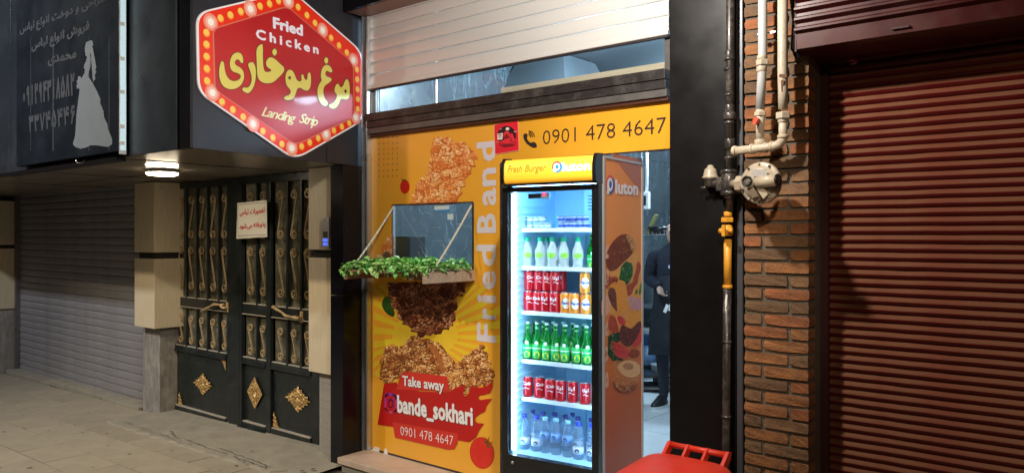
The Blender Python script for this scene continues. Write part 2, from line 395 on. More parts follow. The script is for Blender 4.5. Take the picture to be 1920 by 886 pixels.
M_acm = mat('dark_composite_panel', (.022, .028, .038), .36, spec=.3, var=.35, vscale=2.5, rvar=.1, dirt=(.055, .065, .08), dscale=2.2, damt=.5)
M_acm2 = mat('grey_composite_panel', (.034, .034, .044), .4, spec=.3, var=.2, vscale=3, rvar=.1, dirt=(.06, .06, .07), dscale=2.5, damt=.3)
M_black = mat('black_glossy_panel', (.006, .006, .009), .22, rvar=.06, spec=.3)
M_column = mat('dark_column_panel', (.005, .0045, .005), .36, spec=.32, rvar=.08, dirt=(.010, .009, .0085), dscale=2, damt=.6)
M_soffit = mat('soffit_panel', (.20, .165, .13), .3, var=.1, vscale=2, rvar=.02, dirt=(.15, .125, .10), dscale=2, damt=.4, coat=.3)
M_alu = mat('aluminium', (.62, .64, .66), .35, metal=.85, var=.15, vscale=14, rvar=.1)
M_aludark = mat('dark_aluminium', (.020, .016, .016), .45, metal=.1, col2=(.038, .031, .03), vscale=10, stretch=(1, 6, 9), rvar=.14, dirt=(.2, .19, .18), dscale=9, damt=.35)
M_alugrey = mat('grey_aluminium', (.15, .14, .135), .45, metal=.3, var=.25, vscale=12, rvar=.1)
M_slatw = mat('white_shutter_slat', (.74, .735, .72), .32, metal=.15, var=.05, vscale=3, stretch=(.5, 8, 8), coat=.2)
M_slatg = mat('grey_shutter_slat', (.36, .35, .36), .45, metal=.3, var=.2, vscale=4, stretch=(.6, 4, 4), rvar=.12, dirt=(.20, .16, .15), dscale=1.6, damt=.6)
M_slatr = mat('red_shutter_paint', (.12, .005, .005), .42, spec=.3, var=.3, vscale=6, stretch=(.5, 3, 3), rvar=.12)
M_slatd = mat('dust_on_red_shutter', (.19, .090, .046), .8, spec=.15, col2=(.16, .050, .027), vscale=2.2, stretch=(.7, 2, 2), dirt=(.16, .012, .010), dscale=3.3, damt=.45, bump=.15)  # browner tone for the upper faces of the red slats
M_mortar = mat('pier_mortar', (.13, .108, .082), .95, bump=.6, bscale=60, var=.3)
BR = [mat('clay_brick_' + n, c, .85, col2=c2, vscale=14, bump=.55, bscale=110, dirt=(.09, .055, .035), dscale=14, damt=.5) for n, c, c2 in
      [('orange', (.30, .125, .040), (.21, .085, .030)), ('red', (.30, .105, .036), (.20, .068, .026)), ('brown', (.155, .085, .040), (.11, .06, .030)), ('tan', (.22, .115, .052), (.15, .078, .037))]]
M_gate = mat('gate_paint', (.012, .017, .018), .38, var=.3, vscale=7, rvar=.12, dirt=(.055, .06, .06), dscale=6, damt=.45)
M_gatep = mat('gate_panel_paint', (.011, .016, .016), .3, var=.3, vscale=5, rvar=.1, dirt=(.04, .05, .048), dscale=5, damt=.5)
M_ledge = mat('dusty_ledge', (.42, .38, .31), .9, var=.3, vscale=30)
M_bronze = mat('bronze_paint', (.64, .49, .28), .36, metal=.25, col2=(.36, .25, .13), vscale=22, rvar=.1)
M_gold = mat('gold_casting', (.78, .52, .20), .34, metal=.35, col2=(.20, .11, .035), vscale=55, rvar=.1)
M_gglass = mat('cloudy_gate_glass', (.13, .125, .09), .2, var=.6, vscale=3, dirt=(.36, .34, .25), dscale=5, damt=.6)
M_white = mat('white_plastic', (.8, .8, .78), .4)
M_cream = mat('cream_sign_sheet', (.74, .71, .62), .45, var=.05)
M_redink = mat('red_ink', (.55, .02, .025), .5)
M_darkink = mat('dark_ink', (.03, .02, .02), .5)
M_glass = clear('window_glass', (.93, .96, .97), .015)
M_scr = mat('scratches', (.45, .55, .6), .5)

# ------------------------------------------------------------------ ground
pav = setobj('pavement')
base = MB(); X0, X1 = -40, 30
for (x0, x1) in [(-40, -4.2), (-4.2, 30)]:
    base.add([(x0, .9, gz(x0) - .012), (x1, .9, gz(x1) - .012), (x1, 3.9, gz(x1) - .012), (x0, 3.9, gz(x0) - .012)], [(0, 1, 2, 3)])
base.build('joint_bed', M_joint, pav)
PW, PD = .52, .338
variants = []
for k in range(4):
    mb = MB(); j = lambda: random.uniform(-.0015, .0015)
    bm = bmesh.new(); bmesh.ops.create_cube(bm, size=1)
    for v in bm.verts: v.co = Vector((v.co.x * (PW - .011) + j(), v.co.y * (PD - .011) + j(), v.co.z * .03))
    bmesh.ops.bevel(bm, geom=[e for e in bm.edges if all(v.co.z > 0 for v in e.verts)], offset=.003, segments=1, affect='EDGES')
    me = bpy.data.meshes.new('paving_slab'); bm.to_mesh(me); bm.free(); me.materials.append((M_slab, M_slab2, M_slab3, M_slab2)[k]); variants.append(me)
sl = math.atan(.0207)
for r in range(9):
    y = 3.26 + .169 - r * PD - .169 + .0 - .169 + .169
    y = 2.925 + PD / 2 - (r - 0) * PD + .0
    for c in range(-1, 22):
        x = -12.6 + c * PW + (r % 2) * PW * .5 + (r * .07)
        if x > -2.6 or (r > 5 and x < -8): continue
        place(random.choice(variants), 'paving_slab', pav, (x, y, gz(x) - .0152 + random.uniform(-.0015, .0015)), (random.uniform(-.002, .002), -sl + random.uniform(-.002, .002), 0))
for c in range(-1, 12):
    x = -12.8 + c * PW
    if x < -7.4: place(random.choice(variants), 'paving_slab', pav, (x, 3.43, gz(x) - .0152), (0, -sl, 0))
mb = MB()
for (x0, x1) in [(-40, -12.9), (-2.4, 30)]:
    mb.add([(x0, .9, gz(x0) - .001), (x1, .9, gz(x1) - .001), (x1, 3.9, gz(x1) - .001), (x0, 3.9, gz(x0) - .001)], [(0, 1, 2, 3)])
mb.build('plain_paving', M_slab, pav)
kerb = MB(); kerb.add([(-40, .72, gz(-40) - .002), (30, .72, gz(30) - .002), (30, .9, gz(30) - .002), (-40, .9, gz(-40) - .002), (-40, .72, gz(-40) - .15), (30, .72, gz(30) - .15)], [(0, 1, 2, 3), (4, 5, 1, 0)])
tag(kerb.build('kerb', M_conc), kind='structure')
rd = MB(); rd.add([(-60, -30, gz(-60) - .14), (60, -30, gz(60) - .14), (60, .73, gz(60) - .14), (-60, .73, gz(-60) - .14)], [(0, 1, 2, 3)])
tag(rd.build('road', M_asphalt), kind='structure')
# concrete apron before the gate, slightly proud, with a ragged front edge
ap = MB(); n = 46; pts = []
for i in range(n + 1):
    x = -7.50 + i * (3.0 / n); pts.append((x, 3.14 + .012 * math.sin(i * 1.7) + random.uniform(-.012, .012) + (.1 if i > n - 5 else 0), gz(x) + .012))
top = [(p[0], p[1], p[2]) for p in pts]
vs = top + [(p[0], 3.80, gz(p[0]) + .030) for p in pts] + [(p[0], p[1] - .012, gz(p[0]) - .004) for p in pts]
fs = [(i, i + 1, n + 2 + i, n + 1 + i) for i in range(n)] + [(2 * n + 2 + i, 2 * n + 3 + i, i + 1, i) for i in range(n)]
ap.add(vs, fs); apron = tag(ap.build('concrete_apron', M_conc), kind='structure')
ck = MB()
def crack(x0, y0, x1, y1, wd, seed):
    rr = random.Random(seed); m = 16; L = []
    for i in range(m + 1):
        t = i / m; L.append((x0 + (x1 - x0) * t, y0 + (y1 - y0) * t + rr.uniform(-.012, .012)))
    for i in range(m):
        a, b = L[i], L[i + 1]; ww = wd * rr.uniform(.3, 1.2)
        za, zb = [gz(p[0]) + .012 + (p[1] - 3.14) / .66 * .018 + .0012 for p in (a, b)]
        ck.add([(a[0], a[1] - ww, za), (b[0], b[1] - ww, zb), (b[0], b[1] + ww, zb), (a[0], a[1] + ww, za)], [(0, 1, 2, 3)])
crack(-7.3, 3.22, -6.2, 3.20, .004, 1); crack(-6.5, 3.25, -5.5, 3.19, .006, 2); crack(-5.7, 3.26, -4.9, 3.2, .005, 3); crack(-6.9, 3.19, -6.0, 3.17, .003, 4); crack(-5.4, 3.19, -4.9, 3.17, .006, 6)
ck.build('crack', mat('crack_dark', (.035, .03, .022), .9), apron)
spots = MB(); rs = random.Random(9)
for i in range(70):
    x, y = rs.uniform(-11, -4.4), rs.uniform(1.7, 3.4); r_ = rs.uniform(.006, .022)
    spots.add([(x + r_ * rs.uniform(.7, 1.1) * math.cos(t), y + r_ * rs.uniform(.6, 1.1) * math.sin(t), gz(x + r_ * math.cos(t)) + (.0030 if y < 3.12 else .0300)) for t in [i_ * .785 for i_ in range(8)]], [tuple(range(8))])
tag(spots.build('gum_and_oil_spots', mat('old_gum', (.11, .095, .07), .7)), kind='stuff')
# litter
lit = MB()
for px, py in [(150, 845), (133, 817), (205, 787), (317, 845), (163, 772), (590, 875), (430, 742), (445, 862), (500, 835), (420, 850), (560, 800), (97, 808), (113, 770)]:
    p = at(px, py, (-.0207, 0, 1), .004); r_ = random.uniform(.004, .011)
    lit.add([p + Vector((random.uniform(-r_, r_), random.uniform(-r_, r_), random.uniform(0, .006))) for _ in range(5)], [(0, 1, 2), (0, 2, 3), (1, 2, 4), (0, 3, 4)])
tag(lit.build('litter', mat('litter_pale', (.5, .46, .36), .8)), kind='stuff')

# sill stones under the left shutter
sill = setobj('shutter_sill')
for x0, x1, d in [(-11.65, -10.2, 0), (-10.19, -8.62, .01), (-8.6, -7.80, -.03)]:
    mb = MB(); z = gz((x0 + x1) / 2); mb.box((x0, 3.60 + d, z - .02), (x1, 3.80, z + .045 + d * .3), bv=.006); mb.build('sill_stone', M_conc, sill)

# ------------------------------------------------------------------ grey roller shutter at the left
def wavy_slat(L, prof, name, m, mi, seg, ay, az, seed):
    rs = random.Random(seed); mb = MB(); n = len(prof); X = [L * i / seg for i in range(seg + 1)]
    dy = [rs.uniform(-ay, ay) for _ in X]; dz = [rs.uniform(-az, az) for _ in X]; vs = [(x, y + dy[i], z + dz[i]) for i, x in enumerate(X) for y, z in prof]
    for i in range(seg):
        for k in range(n - 1): a = i * n + k; mb.f.append([a, a + n, a + n + 1, a + 1]); mb.m.append(mi[k] if mi else 0); mb.sm.append(False)
    mb.v = [Vector(v) for v in vs]; return mb.mesh(name, m)
def slat_mesh(L, prof, name, m, mi=None):
    mb = MB(); n = len(prof)
    vs = [(0, y, z) for y, z in prof] + [(L, y, z) for y, z in prof]
    for i in range(n - 1): mb.add([vs[i], vs[n + i], vs[n + i + 1], vs[i + 1]], [(0, 1, 2, 3)], mi[i] if mi else 0, False)
    me = mb.mesh(name, m)
    return me
def shutter_body(t, x0, x1, y, z0, z1, pitch, prof, m, mi=None, jit=0):
    mes = [wavy_slat(x1 - x0, prof, 'slat', m, mi, 26, .0022, .0007, 60 + q_) for q_ in range(4)] if x1 > x0 else []; z = z0; k = 0
    while z < z1:
        place(random.choice(mes), 'slat', t, (x0, y, z), (random.uniform(-jit, jit), random.uniform(-jit, jit) * .12, 0)); z += pitch
PROF_G = [(.004, 0), (-.001, .002), (-.006, .010), (-.009, .026), (-.0095, .048), (-.008, .068), (-.003, .080), (.004, .0845)]
lsh = thing('roller_shutter', (0, 0, 0), 'closed grey roller shutter under the tailor sign, between two stone piers', 'shutter')
shutter_body(lsh, -11.60, -7.70, 3.76, -.215, 2.10, .0855, PROF_G, M_slatg, jit=.004)
mb = MB(); mb.box((-11.66, 3.70, -.24), (-11.60, 3.80, 2.11)); mb.box((-7.72, 3.72, -.16), (-7.66, 3.80, 2.11)); mb.build('guide_rail', M_alugrey, lsh)
mb = MB(); mb.box((-11.6, 3.735, -.245), (-7.7, 3.762, -.2)); mb.build('bottom_bar', M_alugrey, lsh)
gl = MB()
for i, (px, py) in enumerate([(150, 348), (149, 364), (151, 378), (152, 392), (153, 407), (152, 422), (150, 437), (153, 451), (155, 495), (157, 509), (77, 458), (182, 361)]):
    p = at(px, py, (0, 1, 0), 3.745); gl.add([p, p + Vector((.07, 0, 0)), p + Vector((.07, 0, .004)), p + Vector((0, 0, .004))], [(0, 1, 2, 3)])
gl.build('scratch', mat('bare_scratch', (.7, .68, .62), .4), lsh)

# ------------------------------------------------------------------ stone piers
def pier(label, x0, x1, yb, yl, parts, lx0, lx1, zl, lowmat, back=3.85):
    t = thing('stone_pier', ((x0 + x1) / 2, yb, gz(x0)), label, 'pier')
    for z0, z1 in parts:
        mb = MB(); mb.box((x0, yb, z0), (x1, back, z1), bv=.004); mb.build('stone_block', M_stone, t)
    mb = MB(); mb.box((x0 + .03, yb + .035, zl), (x1 - .03, back - .01, 2.11)); mb.build('core', M_stone_gap, t)
    mb = MB(); mb.box((lx0, yl, gz(x0) - .03), (lx1, back, zl), bv=.003); mb.build('lower_shaft', lowmat, t)
    return t
p1 = pier('beige stone pier left of the black gate, with a small pale label near its top', -7.727, -7.315, 3.50, 3.60, [(1.43, 2.108), (.70, 1.37)], -7.76, -7.41, .695, M_render)
pier('beige stone pier at the far left edge beyond the grey shutter', -12.4, -11.66, 3.42, 3.46, [(1.47, 2.05), (.62, 1.42)], -12.4, -11.68, .615, M_render, 3.82)
p2 = pier('beige stone pier with the intercom, right of the black gate', -4.98, -4.645, 3.58, 3.64, [(1.487, 2.112), (.55, 1.425)], -4.925, -4.645, .545, M_render2, 3.80)
PF = Plane((0, 3.50 - .001, 0), (1, 0, 0)); PSd = Plane((-7.315, 3.5, 0), (0, 1, 0))
ppoly(PSd, [(296, 349), (311, 349), (311, 354), (296, 354)], mat('pale_tag', (.55, .52, .42), .6), p1, 'paper_label', .002)
ptext(PSd, shape_rtl('پلاک'), (299, 353), (308, 353), 3, M_darkink, p1, .003)
gr = MB()
for i in range(13):
    px, py = 266 + random.uniform(-6, 10), 400 + random.uniform(0, 55); p = at(px, py, (0, 1, 0), 3.497); a = random.uniform(0, 3); d = Vector((math.cos(a), 0, math.sin(a))) * .02
    gr.add([p, p + d, p + d + Vector((.003, 0, .004)), p + Vector((.003, 0, .004))], [(0, 1, 2, 3)])
gr.build('pencil_marks', mat('pencil', (.16, .12, .08), .8), p1)
# bag at the far left foot
bg = MB(); bg.lathe([(.02, 0), (.13, .02), (.15, .07), (.11, .12), (.03, .145)], 14, (-12.15, 3.28, gz(-12) + .0)); o = bg.build('plastic_bag', mat('plastic_bag', (.45, .52, .55), .35, bump=1, bscale=30))
tag(o, 'crumpled pale plastic bag on the pavement at the far left pier', 'bag')

# ------------------------------------------------------------------ canopy over the gate
C0 = Vector((-4.325, 2.31, 0)); E0 = Vector((-4.56, 3.76, 0)); ZS = 2.113
can = thing('canopy', (-8, 2.3, ZS), 'dark clad canopy over the gate with a shiny brown soffit', 'canopy')
mb = MB(); mb.prism([(-13.5, 2.31, ZS + .003), (C0.x - .01, 2.325, ZS + .003), (E0.x - .005, 3.76, ZS + .003), (E0.x - .005, 3.9, ZS + .003), (-13.5, 3.9, ZS + .003)], (0, 0, .04)); mb.build('soffit', M_soffit, can)
sj = MB()
for xx in (-5.35, -7.0, -8.7): sj.box((xx, 2.34, ZS - .0005), (xx + .006, 3.78, ZS + .004))
sj.box((-8.7, 3.1, ZS - .0006), (-5.35, 3.105, ZS + .004)); sj.build('soffit_joint', M_stone_gap, can)
for x0, x1, y, m in [(-13.5, -10.3, 2.29, M_acm), (-10.29, -7.3, 2.29, M_acm), (-7.29, -5.16, 2.29, M_acm), (-5.15, -4.50, 2.285, M_acm), (-4.495, -4.34, 2.30, M_black)]:
    mb = MB(); mb.box((x0, y, ZS), (x1, y + .03, 3.9), bv=.003); mb.build('fascia_panel', m, can)
SP = Plane(C0, E0 - C0)
L_ = (E0 - C0).length
def spbox(mb, u0, u1, z0, z1, d=.025, off=0):
    a = SP.w((u0, z0), off); b = SP.w((u1, z0), off); mb.prism([a, b, SP.w((u1, z1), off), SP.w((u0, z1), off)], -SP.n * d)
mb = MB(); spbox(mb, -.012, L_, ZS, 3.9); mb.build('side_panel', M_acm2, can)
u0, z0 = SP.uv(612, 306); u1, z1 = SP.uv(612, 272)
mb = MB(); spbox(mb, u0, L_ - .06, ZS + .004, z1, .01, .008); mb.build('access_panel', M_acm2, can)
mb = MB(); mb.box((-10.7, 2.24, ZS - .028), (-5.2, 2.30, ZS - .002)); mb.build('bottom_trim', M_black, can)
wr = [(150 + 8 * math.cos(t) , 300 + 6 * math.sin(t)) for t in [math.pi * i / 10 for i in range(11)]]
mb = MB(); mb.tube([at(x, y, (0, 1, 0), 2.235) for x, y in wr], .002, 5); mb.build('loose_wire', M_alu, can)
# header above the shop
hd = thing('shop_header', (-3.2, 3.5, 3.2), 'black clad header above the white shutter with a brown underside', 'header')
mb = MB(); mb.box((-4.50, 3.54, 3.225), (-1.86, 3.57, 3.95)); mb.build('front_panel', M_black, hd)
mb = MB(); mb.box((-4.50, 3.573, 3.225), (-1.86, 3.80, 3.25)); mb.build('underside', mat('header_underside', (.22, .12, .09), .4), hd)

# ------------------------------------------------------------------ tailor sign board
Yb = 2.22
tb = thing('tailor_sign', (-7.4, Yb, ZS), 'worn black tailor sign with grey Persian lettering and a bride silhouette', 'sign')
BP = Plane((0, Yb, 0), (1, 0, 0))
xr = -5.127; xl = BP.uv(31, 300)[0]
M_board = mat('sign_black_film', (.008, .012, .019), .45, spec=.12, var=.4, vscale=3, rvar=.1, dirt=(.016, .023, .034), dscale=1.7, damt=.7)
mb = MB(); mb.box((xl, Yb, ZS + .03), (xr, 2.265, 3.85), bv=.002); mb.build('board', M_board, tb)
mb = MB(); mb.box((xr, Yb + .003, ZS + .01), (xr + .006, 2.268, 3.85)); mb.build('side_profile', M_alu, tb)
mb = MB(); mb.box((xr + .006, 2.232, ZS + .035), (xr + .012, 2.262, 3.80)); mb.build('led_strip', emis('led_strip_light', (.55, .78, .88), .5), tb)  # pale strip on the board's edge, given a faint glow
for k, py in enumerate([45, 110, 172, 237, 268]):
    z = at(228, py, (1, 0, 0), xr + .012).z; mb = MB(); mb.box((xr + .012, 2.224, z - .012), (xr + .018, 2.252, z + .012)); mb.build('clip', M_white, tb)
M_ghost = mat('faded_lettering', (.070, .077, .093), .6, spec=.15, var=.4, vscale=16, dirt=(.018, .022, .03), dscale=7, damt=.7)
ptext(BP, shape_rtl('طراحی و دوخت انواع لباس'), (38, 62), (199, 2), 13, M_ghost, tb, .002, bold=.05)
ptext(BP, shape_rtl('فروش انواع لباس'), (60, 93), (168, 55), 14, M_ghost, tb, .002, bold=.05)
ptext(BP, shape_rtl('محمدی'), (91, 119), (143, 108), 17, M_ghost, tb, .002, bold=.05)
pdigits(BP, '09129431858 2'.replace(' ', ''), (42, 199), (141, 176), 33, M_ghost, tb, .002, .0135)
pdigits(BP, '33745446', (54, 247), (143, 229), 27, M_ghost, tb, .002, .0135)
bride = [(161.6, 80), (166.8, 77.8), (171.9, 75.6), (174.8, 78.5), (175.3, 85), (173.8, 88), (175.6, 94), (178.5, 108.6), (180.5, 122), (181.5, 128), (179.4, 131), (181.3, 135), (178.5, 140.5), (179.5, 147.6), (176, 153.7), (174.4, 146.6), (172.4, 122.2), (171, 100), (169.6, 101), (170.6, 117), (170, 126), (167.3, 134.4), (166.7, 144.5), (174.4, 155.7), (182.5, 171), (188.6, 185), (189, 195), (194.7, 207.5), (196, 219.7), (201.8, 232), (203.9, 244), (211, 260), (211, 270.5), (202.9, 275.6), (182.5, 272.5), (170.3, 272.5), (162, 276.6), (152, 279), (141.9, 275.6), (137.4, 270.5), (141.9, 252), (144.3, 211.6), (150, 169), (148, 165), (145, 167), (144, 160), (146, 158), (144.3, 152), (147, 150), (147, 143.5), (151, 142.5), (152.5, 146), (155, 145.6), (159.2, 136.4), (160.2, 131.3), (157.8, 126.3), (159, 121), (162.2, 114), (163.8, 107), (161, 104), (159.4, 94), (160.6, 86.6)]
ppoly(BP, bride, mat('silver_film', (.22, .255, .29), .42, var=.12, vscale=6, metal=.2), tb, 'bride_silhouette', .0025)
dr = MB()
for px in (100, 58, 167, 205): 
    a = BP.uv(px, 70); b = BP.uv(px + 1, 282); c_ = .008 if px == 100 else .004
    dr.add([BP.w((a[0] - c_, a[1]), .0012), BP.w((a[0] + c_, a[1]), .0012), BP.w((a[0] + c_ * 2, b[1]), .0012), BP.w((a[0] - c_ * 2, b[1]), .0012)], [(0, 1, 2, 3)])
dr.build('drip_stain', mat('drip', (.030, .036, .046), .5, var=.4, vscale=10), tb)

# ------------------------------------------------------------------ hexagonal chicken sign
hs = thing('hexagon_sign', (-4.4, 2.9, 2.6), 'red hexagonal fried chicken sign ringed with printed yellow bulbs', 'sign')
V6 = [(545, -53), (942, 290), (948, 668), (563, 888), (25, 512), (17, 72)]
out6 = fillet(tr(V6, 360, 0, 2.955), 24)
def inset(p, k, c=(535, 415)):
    c = (360 + c[0] / 2.955, c[1] / 2.955); return [(c[0] + (x - c[0]) * k, c[1] + (y - c[1]) * k) for x, y in p]
M_hw = mat('sign_white_edge', (.82, .80, .82), .3, coat=.3)
M_hr = grad('sign_red_border', [(0, (.80, .030, .010)), (1, (.66, .03, .018))], 2, 2.1, 3.4, .35)
M_hr.node_tree.nodes['Principled BSDF'].inputs['Coat Weight'].default_value = .1
ppoly(SP, out6, M_hw, hs, 'white_rim', .012, thick=.010)
ppoly(SP, inset(out6, .978), M_hr, hs, 'red_border', .0131)
in6 = fillet(tr([(520, 42), (882, 352), (888, 648), (566, 800), (122, 498), (112, 165)], 360, 0, 2.955), 12)
ppoly(SP, inset(in6, 1.018), mat('sign_pink_line', (.75, .22, .15), .3), hs, 'pink_line', .0141)
M_hin = mat('sign_red_field', (.40, .006, .010), .42, col2=(.52, .012, .014), vscale=1.3, coat=.12)
ppoly(SP, in6, M_hin, hs, 'red_field', .0148)
M_by = mat('bulb_yellow', (.90, .60, .10), .4); M_by2 = mat('bulb_orange', (.95, .30, .04), .4); M_bw = mat('bulb_white', (.95, .90, .82), .4); M_bp = mat('bulb_pink_glow', (.86, .28, .2), .4); M_bp2 = mat('bulb_pink_glow_inner', (.9, .5, .42), .4)
bulbs = [(72, 185), (72, 250), (73, 317), (74, 384), (76, 452), (105, 515, 1), (158, 567), (218, 610), (276, 650), (330, 687, 1), (385, 728), (440, 765), (490, 800), (545, 822, 1), (600, 813), (645, 792), (692, 768), (735, 745, 1), (779, 725), (823, 704), (864, 684), (900, 652, 1), (911, 606), (911, 552), (910, 497), (908, 443), (906, 388), (886, 335, 1), (850, 294), (807, 255), (763, 213), (716, 170, 1), (674, 131), (629, 88), (580, 43), (525, 8, 1), (471, 8), (422, 25), (369, 38), (315, 52, 1), (262, 68), (205, 88), (150, 105), (95, 125, 1)]
def disc(mb, pl, c, r, off, n=20, ry=None):
    pts = [pl.w((c[0] + r * math.cos(2 * math.pi * i / n), c[1] + (ry or r) * math.sin(2 * math.pi * i / n)), off) for i in range(n)]
    mb.add(pts, [tuple(range(n))])
for q in bulbs:
    c = SP.uv(360 + q[0] / 2.955, q[1] / 2.955); wht = len(q) > 2
    mb = MB()
    if wht:
        disc(mb, SP, c, .052, .0141); o = mb.build('bulb', M_bp, hs, fixn=False)
        mb = MB(); disc(mb, SP, c, .036, .0146); mb.build('inner_glow', M_bp2, o, fixn=False)
        mb = MB(); disc(mb, SP, c, .021, .0150); mb.build('bright_centre', M_bw, o, fixn=False)
    else:
        disc(mb, SP, c, .0245, .0141); o = mb.build('bulb', M_by2, hs, fixn=False)
        mb = MB(); disc(mb, SP, (c[0] - .002, c[1] + .003), .0195, .0148); mb.build('bright_centre', M_by, o, fixn=False)
M_yel = grad('sign_yellow', [(0, (.70, .60, .12)), (1, (.80, .70, .14))], 2, 2.2, 3.1, .3); M_olive = mat('sign_letter_edge', (.09, .035, .008), .4)
G = [
 [(148,348),(158,338),(168,352),(172,395),(186,432),(212,452),(240,450),(258,436),(262,422),(248,408),(215,400),(200,375),(200,340),(212,308),(235,292),(260,296),(273,318),(274,352),(262,352),(252,334),(238,330),(226,345),(230,362),(262,378),(278,402),(279,440),(262,475),(230,495),(195,497),(160,480),(142,440),(139,390)],
 [(298,357),(316,345),(334,350),(345,385),(344,440),(330,490),(305,520),(285,515),(266,500),(274,484),(300,490),(318,465),(322,430),(312,395)],
 [(345,268),(378,243),(384,256),(382,330),(388,398),(412,402),(436,392),(402,372),(399,345),(412,324),(430,318),(452,330),(474,352),(501,374),(502,398),(470,432),(440,460),(400,466),(366,452),(351,425),(349,350)],
 [(448,266),(465,291),(448,317),(431,291)],
 [(512,404),(525,388),(545,390),(560,415),(570,446),(588,455),(599,447),(594,418),(606,410),(616,446),(630,442),(631,408),(645,400),(651,430),(649,480),(634,506),(610,501),(590,486),(573,492),(566,520),(552,550),(525,558),(498,551),(504,534),(528,530),(540,510),(530,492),(513,474),(507,436)],
 [(703,430),(708,385),(728,360),(752,364),(768,386),(768,404),(752,402),(738,392),(728,404),(732,424),(755,430),(768,444),(748,462),(724,477),(717,506),(724,545),(746,570),(738,590),(712,586),(690,552),(683,505),(695,465),(712,446)],
 [(734,314),(749,336),(735,361),(719,337)],
 [(776,508),(788,468),(803,464),(812,488),(828,480),(836,452),(850,436),(862,458),(867,510),(860,551),(835,553),(816,546),(806,575),(785,604),(757,602),(745,582),(772,574),(790,550),(796,525)]]
Gp = [tr(chaikin(g, 2), 360, 0, 2.955) for g in G]
ppoly(SP, [grow(g, 1.5) for g in Gp], M_olive, hs, 'persian_lettering_edge', .0156)
ppoly(SP, Gp, M_yel, hs, 'persian_lettering', .0164)
hole = [ell(360 + 531 / 2.955, 433 / 2.955, 2.6, 3.4, 12), ell(360 + 841 / 2.955, 507 / 2.955, 2.2, 3.6, 12)]
ppoly(SP, hole, M_olive, hs, 'letter_eye', .0170)
M_hl = mat('sign_lavender_white', (.80, .78, .88), .35)
ptext(SP, 'Fried', (360 + 443 / 2.955, 157 / 2.955), (360 + 602 / 2.955, 199 / 2.955), 19.5, M_hl, hs, .0162, bold=.045)
ptext(SP, 'Chicken', (360 + 347 / 2.955, 214 / 2.955), (360 + 690 / 2.955, 301 / 2.955), 17, M_hl, hs, .0162, bold=.04, spacing=1.45)
ptext(SP, 'Landing', (360 + 376 / 2.955, 642 / 2.955), (360 + 566 / 2.955, 683 / 2.955), 18, mat('sign_pale_yellow', (.85, .76, .30), .35), hs, .0162, bold=.012, shear=.42, spacing=.82)
ptext(SP, 'Strip', (360 + 584 / 2.955, 680 / 2.955), (360 + 688 / 2.955, 700 / 2.955), 18, MT['sign_pale_yellow'], hs, .0162, bold=.012, shear=.42, spacing=.82)

for m_ in (M_hr, M_hin, M_hw, M_yel, M_hl, M_by, M_by2, M_bw, M_bp, M_bp2):      # faint glow added to the sign's printed colours to brighten them
    b_ = m_.node_tree.nodes['Principled BSDF']; b_.inputs['Emission Strength'].default_value = .16
    if b_.inputs['Base Color'].is_linked: m_.node_tree.links.new(b_.inputs['Base Color'].links[0].from_socket, b_.inputs['Emission Color'])
    else: b_.inputs['Emission Color'].default_value = b_.inputs['Base Color'].default_value
# ------------------------------------------------------------------ soffit lamp
lc = Vector((-5.99, 2.93, ZS))
sl_ = thing('soffit_lamp', lc, 'round white lamp glowing under the canopy soffit', 'lamp')
mb = MB(); mb.lathe([(.11, 0), (.125, -.008), (.127, -.022), (.118, -.026)], 28, lc); mb.build('lamp_ring', M_white, sl_)
mb = MB(); mb.lathe([(.116, -.022), (.116, -.036), (.098, -.043), (0.001, -.045)], 28, lc, caps=False); mb.build('diffuser', emis('lamp_glow', (1, .84, .60), 66), sl_)

# ------------------------------------------------------------------ ornamental gate
YG = 3.78
GP = Plane((0, YG, 0), (1, 0, 0))
def gx(px): return GP.uv(px, 440)[0]
gate = thing('metal_gate', (-6.3, YG, gz(-6.3)), 'black ornamental metal gate with bronze scrolls and gold castings', 'gate')
def gbox(name, x0, x1, z0, z1, d0, d1=.0, m=None, bv=0):
    mb = MB(); mb.box((x0, YG - d0, z0), (x1, YG + d1, z1), bv=bv); return mb.build(name, m or M_gate, gate)
XL, XR = gx(325), gx(594) + .06
zb = lambda x: gz(x) + .012
gbox('door_frame', XL - .02, gx(331), -.13, 2.11, .03); gbox('door_frame', gx(434), gx(455), -.12, 2.11, .032, bv=.003); gbox('door_frame', gx(588), XR, -.10, 2.11, .02)
gbox('top_rail', gx(331), gx(434), 2.05, 2.11, .028); gbox('top_rail', gx(455), gx(588), 2.05, 2.11, .028)
gbox('hinge_stile', gx(430), gx(433.6), -.1, 2.06, .024); gbox('hinge_stile', gx(456), gx(459.5), -.1, 2.06, .035); gbox('meeting_stile', gx(505), gx(513), -.09, 2.06, .034, bv=.004)
for a, b in ((331, 428.5), (459.5, 503.5), (514, 588)):
    x0, x1 = gx(a), gx(b)
    gbox('mid_rail', x0, x1, .905, .99, .022); gbox('ledge', x0, x1, .990, .998, .020, m=M_ledge); gbox('ledge', x0, x1, .897, .904, .030, m=M_ledge); gbox('ledge', x0, x1, .515, .522, .022, m=M_ledge)
    gbox('lower_rail', x0, x1, .475, .515, .03); gbox('rail_lip', x0, x1, .463, .475, .04)
    gbox('panel', x0, x1, gz(x0) + .05, .464, .004, m=M_gatep)
    gbox('bottom_rail', x0, x1, gz(x0) + .02, gz(x0) + .075, .03); gbox('ledge', x0 + .01, x1 - .01, gz(x0) + .075, gz(x0) + .084, .032, m=M_ledge)
    mb = MB(); mb.box((x0, YG + .012, .515), (x1, YG + .018, .9)); mb.box((x0, YG + .012, .99), (x1, YG + .018, 2.05)); mb.build('glass', M_gglass, gate)
    mb = MB(); mb.box((x0, YG + .03, -.1), (x1, YG + .05, 2.1)); mb.build('backing', mat('dark_hall', (.02, .02, .018), .8), gate)
